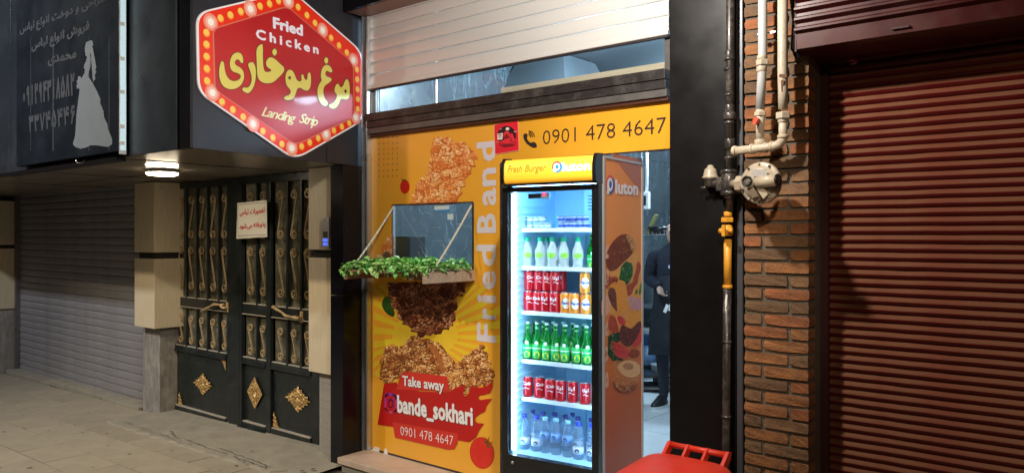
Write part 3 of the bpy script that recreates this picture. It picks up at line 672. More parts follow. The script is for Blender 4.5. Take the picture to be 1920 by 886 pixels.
for px in (348.5, 368.3, 388.8, 410, 481, 538, 564):
    xq = at(px, 440, (0, 1, 0), YG - .024).x; gbox('bar', xq - .012, xq + .012, .99, 2.05, .024); gbox('bar', xq - .012, xq + .012, .515, .895, .024)
gbox('threshold', gx(456), XR, gz(-5.5) - .01, gz(-5.5) + .022, .06)
gs = lambda px, d=.02: at(px, 440, (0, 1, 0), YG - d).x
def scroll(h, flip, w_=.088):
    R = w_ / 2; pts = []; n = 22; T = 1.3 * 2 * math.pi
    for i in range(n + 1):
        t = i / n; r = R * (.34 + .66 * t); a = T * (1 - t); pts.append((r * math.cos(a), h - R + r * math.sin(a)))
    for i in range(n + 1):
        t = i / n; r = R * (1 - .66 * t); a = math.pi + T * t; pts.append((r * math.cos(a), R + r * math.sin(a)))
    if flip: pts = [(-x, z) for x, z in pts]
    mb = MB(); P = [Vector((x, 0, z)) for x, z in pts]; vs = []; fs = []; N = len(P)
    for i, p in enumerate(P):
        t = (P[min(i + 1, N - 1)] - P[max(i - 1, 0)]).normalized(); nn = Vector((t.z, 0, -t.x)) * .0033
        vs += [p + nn + Vector((0, -.006, 0)), p - nn + Vector((0, -.006, 0)), p - nn + Vector((0, .006, 0)), p + nn + Vector((0, .006, 0))]
    for i in range(N - 1):
        for k in range(4): l = (k + 1) % 4; fs.append((4 * i + k, 4 * i + l, 4 * i + 4 + l, 4 * i + 4 + k))
    mb.add(vs, fs); return mb.mesh('scroll', M_bronze)
S_up, S_dn, S_lo = scroll(.41, False), scroll(.42, True), scroll(.275, True, .074)
for px in (338.8, 358.2, 378.2, 399.2, 420.4, 469.5, 493, 526, 551.5, 577):
    x = gs(px)
    for me, z in ((S_up, 1.565), (S_dn, 1.07), (S_lo, .545)): place(me, 'scroll', gate, (x + 6.3, -.020, z - gz(-6.3)))
def ornament(name, cx, cz, a, b, kind):
    n = 30; vs = []; fs = []; ok = {}
    for i in range(n + 1):
        for j in range(n + 1):
            u = -1 + 2 * i / n; v = -1 + 2 * j / n
            if kind == 'tri': d = (u + 1) / 2 + (v + 1) / 2; e = 1 + .07 * math.sin(9 * (u - v))
            elif kind == 'rhomb': d = abs(u) + abs(v); e = 1
            else: ang = math.atan2(v, u); d = abs(u) * .86 + abs(v) * .86; e = .90 + .07 * math.cos(ang * 16) * (1 if d > .5 else 0)
            if d <= e + 1e-6:
                hgt = .004 + .013 * abs(math.sin(u * 9 + math.cos(v * 11)) * math.cos(v * 10 + 1.3 * math.sin(u * 12))) + .004 * (1 - min(1, d))
                if kind == 'rhomb' and d > .84: hgt = .014
                ok[(i, j)] = len(vs); vs.append((cx + u * a, YG - .006 - hgt, cz + v * b))
    for i in range(n):
        for j in range(n):
            q = [(i, j), (i + 1, j), (i + 1, j + 1), (i, j + 1)]; q = [ok[k] for k in q if k in ok]
            if len(q) >= 3: fs.append(tuple(q))
    mb = MB(); mb.add(vs, fs, 0, False)
    mb.build(name, M_gold, gate, fixn=False)
for px, py, a, b, k in ((383, 719, .165, .100, 'fancy'), (481, 735, .120, .142, 'rhomb'), (561, 747, .168, .106, 'fancy'), (342, 746, .036, .062, 'tri'), (521.5, 786, .044, .068, 'tri')):
    u, z = GP.uv(px, py); ornament('gold_ornament', u, z, a, b, k)
u, z = GP.uv(421, 683); 
mb = MB(); mb.add([(u - .045, YG - .012, z + .05), (u + .04, YG - .012, z + .05), (u + .04, YG - .012, z - .05), (u + .012, YG - .014, z - .01), (u - .01, YG - .014, z + .02)], [(0, 1, 2, 3, 4)]); mb.build('gold_ornament', M_gold, gate)
for pts, m in (([(377, 583), (386, 578), (394, 574), (401, 570), (412, 571), (417, 577)], M_bronze), ([(510, 575), (518, 579), (528, 585), (536, 592), (548, 594), (556, 596)], M_bronze)):
    P = [at(x, y, (0, 1, 0), YG - .075) for x, y in pts]; mb = MB()
    mb.tube(P, [.010, .013, .009, .014, .009, .012], 8); mb.cyl(P[-1], P[-1] + Vector((0, .06, 0)), .012); mb.cyl(P[-2] + Vector((0, 0, 0)), P[-2] + Vector((0, .06, 0)), .010); mb.cyl(P[0], P[0] + Vector((0, .045, 0)), .010)
    mb.box((P[-1].x - .02, YG - .03, P[-1].z - .04), (P[-1].x + .02, YG - .022, P[-1].z + .05)); mb.build('handle', m, gate)
fl = MB()
for i in range(90):
    px = random.choice([random.uniform(331, 430), random.uniform(455, 590)]); py = random.uniform(590, 800); p = at(px, py, (0, 1, 0), YG - .0065)
    if p.z < gz(p.x) + .09 or p.z > .46: continue
    s = random.uniform(.001, .004); k = random.uniform(1, 6) if px > 515 else 1.3
    fl.add([p, p + Vector((s, 0, 0)), p + Vector((s * .3, 0, s * k)), p + Vector((-s * .4, 0, s * k * .6))], [(0, 1, 2, 3)])
tag(fl.build('paint_chips', mat('chipped_paint', (.35, .34, .31), .7), gate), kind='stuff')
# notice on the gate
YN = 3.70; NP = Plane((0, YN, 0), (1, 0, 0))
nb = thing('notice_sign', (-6.1, YN, 1.5), 'cream notice with red Persian writing wired to the gate scrolls', 'notice')
q = [(430 + 148 / 9.84, 370 + 105 / 9.84), (430 + 690 / 9.84, 370 + 48 / 9.84), (430 + 695 / 9.84, 370 + 728 / 9.84), (430 + 130 / 9.84, 370 + 762 / 9.84)]
ppoly(NP, q, M_cream, nb, 'sheet', 0, thick=.003)
def n_(x, y): return (430 + x / 9.84, 370 + y / 9.84)
def pline(pl, pts, wpx, m, parent, name, off, closed=False):
    W = [Vector(pl.uv(*p)) for p in pts]; mb = MB(); N = len(W)
    s = (Vector(pl.uv(pts[0][0] + 1, pts[0][1])) - W[0]).length * wpx / 2
    for i in range(N if closed else N - 1):
        a, b = W[i], W[(i + 1) % N]; d = (b - a)
        if d.length < 1e-6: continue
        d.normalize(); n = Vector((-d.y, d.x)) * s; e = d * s * .5
        mb.add([pl.w(a - n - e, off), pl.w(b - n + e, off), pl.w(b + n + e, off), pl.w(a + n - e, off)], [(0, 1, 2, 3)])
    return mb.build(name, m, parent, fixn=False)
pline(NP, [n_(680, 90), n_(300, 120), n_(165, 140), n_(155, 400), n_(165, 712), n_(400, 698), n_(680, 686)], .5, M_darkink, nb, 'printed_border', .001)
ptext(NP, shape_rtl('تعمیرات لباس'), n_(195, 318), n_(655, 270), 9, M_redink, nb, .0012, bold=.03)
ptext(NP, shape_rtl('پذیرفته می') + '', n_(330, 560), n_(668, 520), 8.5, M_redink, nb, .0012, bold=.03)
ptext(NP, shape_rtl('شود'), n_(188, 572), n_(318, 560), 8.5, M_redink, nb, .0012, bold=.03)
# intercom
IP = Plane((0, 3.55, 0), (1, 0, 0))
ic = thing('intercom', (-4.72, 3.57, 1.6), 'silver door intercom with small camera and lit blue keys', 'intercom')
a = IP.uv(603, 408); b = IP.uv(617, 464)
mb = MB(); mb.box((a[0], 3.55, b[1]), (b[0], 3.578, a[1]), bv=.004); mb.build('body', M_alu, ic)
for y0, y1, m in ((434, 445, M_darkink), (447, 453, emis('blue_keys', (.08, .16, .9), 1.1)), (455, 460, MT['blue_keys'])):
    mb = MB(); p = IP.uv(606, y0); r = IP.uv(614, y1); mb.box((p[0], 3.547, r[1]), (r[0], 3.5495, p[1])); mb.build('camera_window' if m is M_darkink else 'key', m, ic)
mb = MB(); p = IP.uv(607, 414); mb.box((p[0], 3.548, p[1] - .004), (p[0] + .03, 3.5495, p[1])); mb.build('speaker_slot', M_darkink, ic)

# ------------------------------------------------------------------ black pillar left of the shop
bp_ = thing('black_pillar', (-4.56, 3.53, gz(-4.5)), 'glossy black clad pillar between the gate pier and the orange poster', 'pillar')
for z0, z1 in ((gz(-4.5) - .02, 1.155), (1.158, 2.111)):
    mb = MB(); mb.box((-4.642, 3.53, z0), (-4.495, 3.80, z1), bv=.003); mb.build('cladding', M_black, bp_)
# guide rail of the white shutter
wsh = thing('roller_shutter', (-3.2, 3.74, 2.68), 'half raised white roller shutter above the fried chicken shop', 'shutter')
shutter_body(wsh, 0, 0, 0, 0, 0, 1, PROF_G, M_slatw)
me = slat_mesh(2.50, [(.004, 0), (-.002, .0015), (-.0045, .008), (-.0060, .024), (-.0062, .045), (-.0055, .066), (-.0025, .080), (.004, .0845)], 'slat', M_slatw)
for k in range(8): place(me, 'slat', wsh, (-1.285, .012, .025 + k * .0858), (random.uniform(-.006, .006), 0, 0))
mb = MB(); mb.box((-4.485, 3.73, 2.68), (-1.985, 3.762, 2.704), bv=.004); mb.build('bottom_bar', M_slatw, wsh)
mb = MB(); mb.box((-4.485, 3.735, 2.668), (-1.985, 3.758, 2.68)); mb.build('rubber_seal', M_darkink, wsh)
mb = MB(); mb.box((-4.494, 3.70, -.02), (-4.484, 3.77, 3.22)); mb.build('guide_rail', M_alu, wsh)
mb = MB(); mb.box((-4.484, 3.742, -.02), (-4.462, 3.77, 3.22)); mb.build('guide_channel', mat('rail_shadow_felt', (.03, .03, .03), .8), wsh)  # near-black strip between the two pale rails
mb = MB(); mb.box((-4.462, 3.715, -.02), (-4.446, 3.77, 3.22)); mb.build('guide_rail', M_alu, wsh)

# ------------------------------------------------------------------ shop front frame and glass
fr = thing('shop_window_frame', (-3.2, 3.7, 2.4), 'dark brown aluminium frame beam across the shop front with clear panes above', 'window frame')
for n, z0, z1, y0, m in (('upper_rail', 2.437, 2.492, 3.695, M_aludark), ('upper_rail', 2.388, 2.435, 3.705, M_aludark), ('lower_rail', 2.345, 2.388, 3.715, M_alugrey), ('lower_lip', 2.325, 2.345, 3.73, mat('brown_lip', (.07, .02, .012), .5))):
    mb = MB(); mb.box((-4.446, y0, z0), (-1.983, 3.80, z1), bv=.002); mb.build(n, m, fr)
mb = MB(); mb.box((-4.446, 3.765, 2.49), (-4.41, 3.80, 3.2)); mb.box((-2.02, 3.765, 2.49), (-1.983, 3.80, 3.2)); mb.build('jamb', M_alugrey, fr)
for x0, x1 in ((-4.41, -3.80), (-3.795, -2.02)):
    mb = MB(); mb.box((x0, 3.78, 2.492), (x1, 3.786, 3.2)); mb.build('pane', M_glass, fr)
mb = MB(); mb.box((-3.805, 3.776, 2.492), (-3.79, 3.79, 3.2)); mb.build('pane_joint', M_alu, fr)
pk = tag(MB().box((-3.22, 3.80, 2.485), (-1.95, 3.83, 2.55)).build('wooden_plank', mat('pale_plank', (.62, .50, .35), .6, var=.15, vscale=6, stretch=(.5, 4, 8))), 'long pale wooden plank lying along the frame behind the upper glass', 'plank')
tag(MB().box((-3.47, 3.80, 2.49), (-3.34, 3.84, 2.512)).build('wood_offcut', MT['pale_plank']), 'short wooden offcut on the frame left of the long plank', 'offcut')

# ------------------------------------------------------------------ orange poster
po = thing('poster_panel', (-3.81, 3.76, 0), 'orange fried chicken poster with a square serving window cut in it', 'poster')
xa, xb, ya, yb_ = -4.446, -3.178, 0.005, 2.327
wx0, wx1, wz0, wz1 = -4.213, -3.428, 1.372, 1.812
M_or = grad('poster_orange', [(0, (.82, .40, .030)), (.5, (.86, .41, .035)), (1, (.88, .42, .045))], 2, 0, 2.33, .26)
M_or.node_tree.nodes['Principled BSDF'].inputs['Coat Weight'].default_value = .25
mb = MB()
for b0, b1 in (((xa, ya), (xb, wz0)), ((xa, wz1), (xb, yb_)), ((xa, wz0), (wx0, wz1)), ((wx1, wz0), (xb, wz1))):
    mb.box((b0[0], 3.76, b0[1]), (b1[0], 3.768, b1[1]))
mb.build('printed_panel', M_or, po)
mb = MB(); mb.box((xb, 3.742, ya), (xb + .02, 3.78, 2.060)); mb.build('door_stile', M_aludark, po)
mb = MB(); mb.box((xb - .008, 3.752, ya), (xb, 3.76, 2.060)); mb.build('edge_trim', M_alu, po)
SH = Plane((0, 3.76, 0), (1, 0, 0))
ry = [(.86, .66, .035), (.78, .60, .03)]
cc = (797, 627); rays = []
for i in range(34):
    a = 2 * math.pi * (i + .3) / 34; d = 2 * math.pi / 34 * .27
    R = 150 if math.sin(a) < .2 else 120
    p1_ = (cc[0] + R * math.cos(a - d), cc[1] + R * math.sin(a - d)); p2_ = (cc[0] + R * math.cos(a + d), cc[1] + R * math.sin(a + d))
    c1_ = lambda p: (max(701, min(938, p[0])), max(533, min(715, p[1])))
    rays.append([cc, c1_(p1_), c1_(p2_)])
M_ray = mat('poster_ray', (.78, .66, .035), .3, col2=(.82, .52, .03), vscale=3)
ppoly(SH, rays, M_ray, po, 'sun_ray', .001)
ppoly(SH, ell(797, 627, 62, 42, 30), mat('poster_ray_core', (.86, .60, .05), .3, col2=(.86, .5, .03), vscale=9), po, 'ray_core', .0008)
CR1 = crust('crust_bright', (.96, .60, .27), (.90, .37, .10), (.58, .13, .03), 46)
CR2 = crust('crust_dark', (.60, .27, .13), (.32, .10, .04), (.08, .018, .010), 48)  # shelf's shadow put into this piece's darker crust colours
CR3 = crust('crust_gold', (.86, .52, .21), (.62, .27, .07), (.20, .06, .016), 56)
f5 = lambda p: tr(p, 690, 230, 2.685); f6 = lambda p: tr(p, 690, 540, 2.5615)
top = f5([(325, 100), (332, 78), (352, 71), (374, 75), (402, 70), (424, 84), (430, 98), (452, 103), (470, 96), (492, 100), (505, 122), (524, 137), (540, 146), (548, 162), (540, 184), (526, 196), (520, 222), (508, 244), (498, 262), (488, 290), (474, 318), (470, 344), (455, 368), (452, 392), (444, 410), (207, 417), (218, 396), (228, 380), (232, 352), (242, 330), (240, 304), (262, 296), (274, 284), (292, 276), (296, 250), (306, 232), (304, 206), (318, 188), (322, 160), (318, 132)])
ppoly(SH, top, CR1, po, 'fried_chicken_print', .0015)
ppoly(SH, [f5([(340, 130), (352, 108), (380, 100), (384, 120), (362, 140)]), f5([(440, 150), (470, 130), (500, 160), (486, 176), (455, 172)]), f5([(500, 150), (530, 152), (540, 168), (516, 182)]), f5([(300, 300), (340, 290), (352, 312), (318, 330)])], mat('crust_red_tint', (.72, .17, .06), .4, col2=(.86, .33, .14), vscale=60), po, 'crust_patch', .0018, sm=1)
lf = [(50, 682), (66, 655), (72, 628), (88, 612), (92, 590), (112, 580), (124, 560), (133, 574), (134, 684)]
ppoly(SH, f5(lf), CR1, po, 'fried_chicken_print', .0015)
mid = f6([(95, -28), (100, 10), (96, 40), (112, 62), (118, 90), (138, 104), (144, 128), (166, 148), (178, 172), (200, 182), (214, 202), (244, 214), (268, 222), (300, 230), (318, 212), (346, 214), (372, 192), (398, 184), (404, 158), (420, 140), (416, 110), (430, 84), (424, 50), (448, 20), (478, -28)])
ppoly(SH, mid, CR2, po, 'fried_chicken_print', .0016)
ppoly(SH, f6([(65, 72), (80, 40), (96, 38), (112, 60), (118, 90), (130, 118), (126, 138), (100, 130), (76, 105)]), mat('print_leaf', (.03, .12, .012), .4, col2=(.015, .06, .008), vscale=20), po, 'leaf_print', .0018, sm=1)
low1 = f6([(60, 432), (56, 400), (64, 372), (60, 340), (76, 322), (74, 296), (98, 284), (112, 270), (150, 280), (182, 272), (178, 250), (204, 240), (206, 228), (238, 226), (262, 240), (290, 246), (318, 262), (344, 262), (366, 288), (380, 310), (404, 334), (420, 356), (444, 372), (470, 400), (486, 440), (484, 480), (468, 516), (448, 500), (420, 494), (392, 480), (380, 440), (330, 420), (150, 420), (120, 450), (82, 458)])
ppoly(SH, low1, CR3, po, 'fried_chicken_print', .0017)
low2 = f6([(436, 350), (452, 342), (466, 322), (490, 316), (504, 296), (524, 286), (540, 270), (552, 280), (556, 300), (578, 312), (576, 336), (592, 352), (588, 378), (600, 400), (596, 430), (602, 452), (580, 466), (548, 462), (520, 480), (490, 500), (468, 492), (450, 470), (432, 430)])
ppoly(SH, low2, CR3, po, 'fried_chicken_print', .0019)
ppoly(SH, f6([(300, 262), (318, 268), (338, 300), (356, 336), (372, 372), (366, 400), (346, 396), (352, 366), (332, 330), (308, 300)]), mat('crust_crease', (.22, .05, .015), .4, col2=(.4, .12, .03), vscale=40), po, 'crust_patch', .0021, sm=1)
ppoly(SH, f6([(380, 330), (400, 350), (420, 390), (448, 420), (440, 460), (412, 450), (392, 410), (378, 370)]), mat('crust_yellow', (.85, .48, .12), .4, col2=(.7, .3, .06), vscale=50), po, 'crust_patch', .0021, sm=1)
ppoly(SH, f6([(100, 330), (140, 310), (165, 330), (160, 380), (120, 400), (96, 380)]), mat('crust_hollow', (.16, .045, .015), .4, col2=(.45, .18, .05), vscale=60), po, 'crust_patch', .0021, sm=1)
def fset(k_, cols): return [mat('crumb_%s_%d' % (k_, i_), c_, .42, spec=.3) for i_, c_ in enumerate(cols)]
F_b = fset('bright', [(.55, .14, .03), (.78, .22, .05), (.88, .33, .09), (.92, .46, .16), (.95, .56, .24), (1, .80, .52)])
F_d = fset('dark', [(.055, .012, .008), (.14, .030, .015), (.24, .07, .03), (.34, .13, .055), (.48, .22, .11), (.74, .44, .28)])  # crumb tones darkened likewise for the shadow under the shelf
F_g = fset('gold', [(.13, .035, .010), (.30, .09, .022), (.50, .18, .045), (.68, .31, .09), (.80, .46, .17), (.96, .76, .46)])
flakes(SH, top, F_b, po, 300, 2.2, 9.0, .0022, 1, (699, 250, 940, 382.5)); flakes(SH, f5(lf), F_b, po, 70, 1.8, 7, .0022, 2, (699, 400, 735.5, 489))
flakes(SH, mid, F_d, po, 330, 2.0, 8.0, .0022, 3, (699, 526, 940, 640)); flakes(SH, low1, F_g, po, 520, 1.5, 7.0, .0022, 4, (699, 600, 940, 745), 1.6); flakes(SH, low2, F_g, po, 210, 1.5, 6.5, .0022, 5, (699, 600, 940, 745), 1.6)
ppoly(SH, chaikin(f6([(292, 262), (316, 268), (340, 300), (358, 340), (376, 380), (368, 412), (352, 404), (346, 372), (330, 334), (304, 300)]), 1), mat('crust_fold', (.30, .075, .02), .4, col2=(.52, .19, .05), vscale=50), po, 'crust_patch', .0042)
flakes(SH, f6([(330, 268), (352, 270), (384, 330), (424, 400), (440, 470), (410, 484), (384, 440), (372, 372), (348, 310)]), F_g[2:], po, 60, 2, 5, .0043, 6, None, .6)
flakes(SH, f6([(84, 340), (130, 310), (170, 322), (176, 372), (140, 404), (96, 392)]), F_g[:4], po, 60, 2, 5, .0043, 7)
# dots, tomatoes
M_tom = mat('print_tomato', (.62, .012, .008), .35, col2=(.70, .04, .02), vscale=9)
dots = [ell(690 + x / 2.685, 230 + (y - (x - 57) * .055) / 2.685, .95, 1.25, 8) for x in (57, 80, 101, 124, 147) for y in (78, 106, 134, 159, 184, 213, 243, 272)]
ppoly(SH, dots, M_darkink, po, 'dot_pattern', .0012)
ppoly(SH, ell(759.5, 350, 9, 13, 24), M_tom, po, 'tomato_print', .0014)
ppoly(SH, [[(755, 339), (752, 334), (757, 338)], [(757, 339), (757, 334), (759, 338)], [(753, 341), (750, 342), (757, 340)], [(758, 338), (763, 336), (760, 340)]], MT['print_leaf'], po, 'tomato_stem', .0016)
ppoly(SH, ell(904, 848, 23, 30, 32, -.15), mat('print_tomato_soft', (.55, .035, .008), .4), po, 'tomato_print', .0012)
ppoly(SH, ell(904, 848, 20.5, 27.5, 32, -.15), M_tom, po, 'tomato_print', .0014)
ppoly(SH, [[(911, 830), (919, 815), (914, 832)], [(913, 832), (926, 826), (915, 835)], [(914, 834), (925, 838), (912, 837)], [(909, 829), (910, 816), (912, 831)]], MT['print_leaf'], po, 'tomato_stem', .0017)
# vertical Fried Band
M_lav = mat('print_lavender', (.70, .66, .74), .35)
for ch, y0, y1 in (('F', 640, 610), ('r', 597.5, 580), ('i', 566, 556), ('e', 541, 510), ('d', 497, 461), ('B', 434.5, 401), ('a', 383, 354), ('n', 346, 316), ('d', 299.5, 266)):
    hc = 34 if ch in 'FB' else 35
    ptext(SH, ch, (929, y0), (929, y1), hc, M_lav, po, .0016, bold=.028, rot=(-1, 0), cap=.70 if ch in 'FBdi' else .70)
# red flame banner
M_fl = mat('banner_red', (.52, .012, .010), .3, col2=(.44, .008, .008), vscale=2.5); M_fl2 = mat('banner_red_light', (.62, .035, .022), .3)
f7 = lambda p: tr(p, 640, 443, 2)
flame = f7([(162, 552), (208, 545), (213, 560), (300, 580), (404, 582), (430, 566), (450, 558), (468, 556), (458, 590), (466, 598), (482, 584), (490, 558), (520, 566), (545, 560), (568, 543), (569, 560), (560, 585), (540, 592), (520, 594), (514, 604), (524, 612), (545, 608), (567, 607), (548, 630), (540, 655), (520, 664), (505, 676), (502, 688), (512, 698), (537, 700), (520, 722), (506, 752), (480, 769), (440, 762), (196, 712), (138, 703), (148, 640)])
ppoly(SH, flame, M_fl, po, 'flame_banner', .0046)
ppoly(SH, f7([(236, 504), (398, 523), (408, 580), (208, 572), (222, 520)]), M_fl2, po, 'banner_tag', .0050)
ppoly(SH, f7([(194, 693), (440, 737), (437, 772), (425, 795), (400, 797), (203, 752)]), M_fl2, po, 'banner_tag', .0050)
g7 = lambda x, y: (640 + x / 2, 443 + y / 2)
M_shd = mat('print_shadow', (.06, .012, .015), .4); M_pw = mat('print_white', (.82, .82, .84), .35)
for off, dx, dy, m in ((.0053, 1.1, 1.1, M_shd), (.0058, 0, 0, M_pw)):
    ptext(SH, 'Take away', (756 + dx, 720.8 + dy), (833 + dx, 731.5 + dy), 17.5, m, po, off, bold=.03)
    ptext(SH, 'bande_sokhari', (747 + dx, 770.5 + dy), (887 + dx, 795.5 + dy), 30, m, po, off, bold=.04)
    if m is M_pw: ptext(SH, '0901 478 4647', (752, 814), (851, 834), 17, m, po, off, bold=-.012)
ring = []
def rring(x0, y0, x1, y1, wd, sk):
    cs = [(x0, y0), (x1, y0 + sk), (x1, y1 + sk), (x0, y1)]; return fillet(cs, 6, 4)
M_i1 = grad('insta_ring', [(0, (.75, .25, .04)), (.5, (.62, .03, .16)), (1, (.16, .04, .45))], 2, .20, .46, .35)
rr_ = rring(723.5, 737, 743.5, 770, 2, 3); pline(SH, rr_, 3.0, M_i1, po, 'camera_logo', .0052, closed=True)
pline(SH, ell(733.5, 755.5, 4.6, 8, 18), 2.4, M_i1, po, 'camera_logo', .0053, closed=True)
ppoly(SH, ell(739.5, 745, 1.1, 1.6, 8), M_i1, po, 'camera_logo', .0053)
# serving window
sw = thing('serving_window', (-3.82, 3.77, 1.6), 'square serving window in the orange poster with scratched glass', 'window')
mb = MB(); mb.box((wx0, 3.768, wz0), (wx1, 3.773, wz1)); mb.build('pane', M_glass, sw)
mb = MB(); mb.box((wx0 - .004, 3.75, wz1), (wx1 + .004, 3.775, wz1 + .008)); mb.box((wx1, 3.75, wz0), (wx1 + .008, 3.775, wz1)); mb.build('dark_trim', M_aludark, sw)
mb = MB(); mb.box((wx0 - .002, 3.752, wz0), (wx0 + .007, 3.775, wz1)); mb.build('light_trim', M_alu, sw)
WP = Plane((0, 3.767, 0), (1, 0, 0))
w1 = lambda p: tr(p, 700, 370, 5.54)
ppoly(WP, w1([(633, 88), (790, 80), (790, 122), (636, 130)]), mat('sticker_grey', (.55, .66, .74), .4), sw, 'sticker', .001)
ppoly(WP, w1([(640, 132), (795, 124), (795, 148), (640, 156)]), mat('sticker_blue', (.05, .22, .5), .4), sw, 'sticker', .001)
ppoly(WP, w1([(768, 168), (835, 166), (835, 232), (770, 234)]), mat('sticker_pale_blue', (.35, .5, .72), .4), sw, 'sticker', .001)
ppoly(WP, w1([(775, 175), (828, 173), (828, 225), (776, 227)]), MT['sticker_grey'], sw, 'sticker', .0014)
rs = random.Random(5)
for i in range(26):
    x, y = rs.uniform(250, 1010), rs.uniform(110, 600); a = rs.uniform(-.6, 1.4); L = rs.uniform(20, 110); pts = [(x + L * t * math.cos(a + t * .5), y + L * t * math.sin(a + t * .5)) for t in (0, .33, .66, 1)]
    pline(WP, w1(pts), rs.choice([.25, .3, .5]), M_scr, sw, 'scratch', .0008)
ppoly(SH, [(695.5, 843), (704, 836), (712, 839), (712, 846), (700, 848)], M_white, po, 'foam_blob', .004, thick=.01)
ppoly(SH, [(720, 849), (721, 842), (723, 839), (726, 843), (728, 850)], M_white, po, 'foam_blob', .004, thick=.01)

# phone banner over the door
pb = thing('phone_banner', (-2.6, 3.76, 2.2), 'orange banner above the doorway with a phone number in black digits', 'banner')
mb = MB(); mb.box((-3.177, 3.762, 2.068), (-1.985, 3.770, 2.327)); mb.build('printed_panel', M_or, pb)
mb = MB(); mb.box((-3.155, 3.758, 2.058), (-1.985, 3.774, 2.068)); mb.build('bottom_trim', M_aludark, pb)
ptext(SH, '0901 478 4647', (1018, 271.5), (1249, 249), 27, M_darkink, pb, .0015, bold=-.012)
c5 = lambda p: tr(p, 920, 215, 11.075)
ppoly(SH, c5([(680, 455), (682, 420), (700, 395), (735, 388), (765, 400), (772, 440), (752, 480), (768, 520), (800, 560), (835, 585), (862, 575), (885, 565), (925, 575), (955, 610), (965, 650), (945, 680), (900, 690), (850, 670), (790, 630), (735, 580), (700, 520)]), M_darkink, pb, 'phone_icon', .0015, sm=1)
for k in range(3):
    r1 = 4.5 + k * 3.3; pline(SH, [(991.5 + r1 * math.cos(a), 258 + r1 * 1.1 * math.sin(a)) for a in [-1.55 + i * .17 for i in range(9)]], 1.5, M_darkink, pb, 'phone_icon', .0015)
ds = thing('delivery_sticker', (-3.1, 3.755, 2.2), 'crimson delivery sticker with a scooter rider, beside the phone icon', 'sticker')
ppoly(SH, fillet(c5([(75, 200), (580, 112), (602, 745), (95, 828)]), 2.5), mat('sticker_pink_edge', (.9, .35, .3), .35), ds, 'edge', .003)
ppoly(SH, fillet(c5([(85, 212), (568, 125), (590, 735), (105, 815)]), 2.5), grad('sticker_crimson', [(0, (.80, .02, .04)), (.7, (.78, .02, .05)), (1, (.50, .02, .14))], 2, 2.07, 2.3, .35), ds, 'field', .0035)
ppoly(SH, c5(ell(340, 440, 195, 205, 30)), mat('sticker_black', (.03, .012, .015), .4), ds, 'black_disc', .004)
MW = mat('sticker_white', (.85, .8, .75), .4); MR = mat('sticker_red', (.78, .03, .05), .4); MRd = mat('sticker_dark_red', (.22, .01, .02), .4)
ppoly(SH, c5([(120, 570), (560, 510), (560, 700), (130, 720)]), MT['sticker_crimson'], ds, 'ground', .0042)
ppoly(SH, [c5([(150, 400), (262, 382), (255, 512), (150, 522)])], MW, ds, 'delivery_box', .005)
ppoly(SH, [c5([(318, 300), (330, 272), (365, 262), (398, 280), (396, 318), (340, 330)])], MW, ds, 'helmet', .005, sm=1)
ppoly(SH, [c5([(270, 400), (310, 345), (350, 335), (395, 370), (420, 420), (440, 380), (470, 400), (500, 490), (530, 530), (525, 600), (470, 610), (440, 590), (400, 610), (250, 600), (190, 590), (210, 550), (290, 520), (330, 480), (270, 470)])], MR, ds, 'scooter_rider', .0048)
ppoly(SH, [c5([(300, 430), (350, 400), (380, 450), (420, 450), (400, 480), (340, 500), (290, 500)]), c5([(420, 500), (440, 470), (445, 560), (425, 580)]), c5([(180, 600), (230, 570), (260, 610), (450, 600), (500, 620), (480, 655), (300, 680), (220, 660)])], MRd, ds, 'rider_shading', .0052)
ppoly(SH, [c5(ell(495, 600, 36, 46, 14)), c5(ell(235, 610, 32, 34, 14))], MRd, ds, 'wheel', .0054)
ppoly(SH, [c5(ell(495, 600, 22, 30, 14)), c5(ell(235, 610, 18, 20, 14))], MR, ds, 'wheel', .0056)
ppoly(SH, [c5([(170, 412), (238, 402), (234, 420), (170, 428)]), c5([(172, 445), (236, 436), (234, 450), (172, 458)]), c5([(175, 475), (232, 468), (232, 478), (175, 485)])], MRd, ds, 'box_print', .0056)
ppoly(SH, [c5([(490, 350), (580, 345), (500, 362)]), c5([(200, 300), (260, 290), (210, 308)]), c5([(115, 572), (200, 560), (130, 578)])], MW, ds, 'speed_line', .0056)

# ------------------------------------------------------------------ stone step
st = setobj('entrance_step')
M_marble = mat('pink_marble', (.62, .50, .40), .4, col2=(.50, .37, .27), vscale=3, dirt=(.30, .22, .16), dscale=5, damt=.5, bump=.1)
for x0, x1 in ((-4.49, -3.62), (-3.615, -2.72)):
    mb = MB(); mb.box((x0, 3.475, -.045), (x1, 3.76, 0), bv=.004); mb.build('marble_slab', M_marble, st)
mb = MB(); mb.box((-4.47, 3.50, -.12), (-2.72, 3.76, -.045)); mb.build('riser', M_conc, st)
mb = MB(); mb.box((-4.446, 3.757, 0), (-3.18, 3.79, .012)); mb.build('bottom_joint', M_darkink, st)

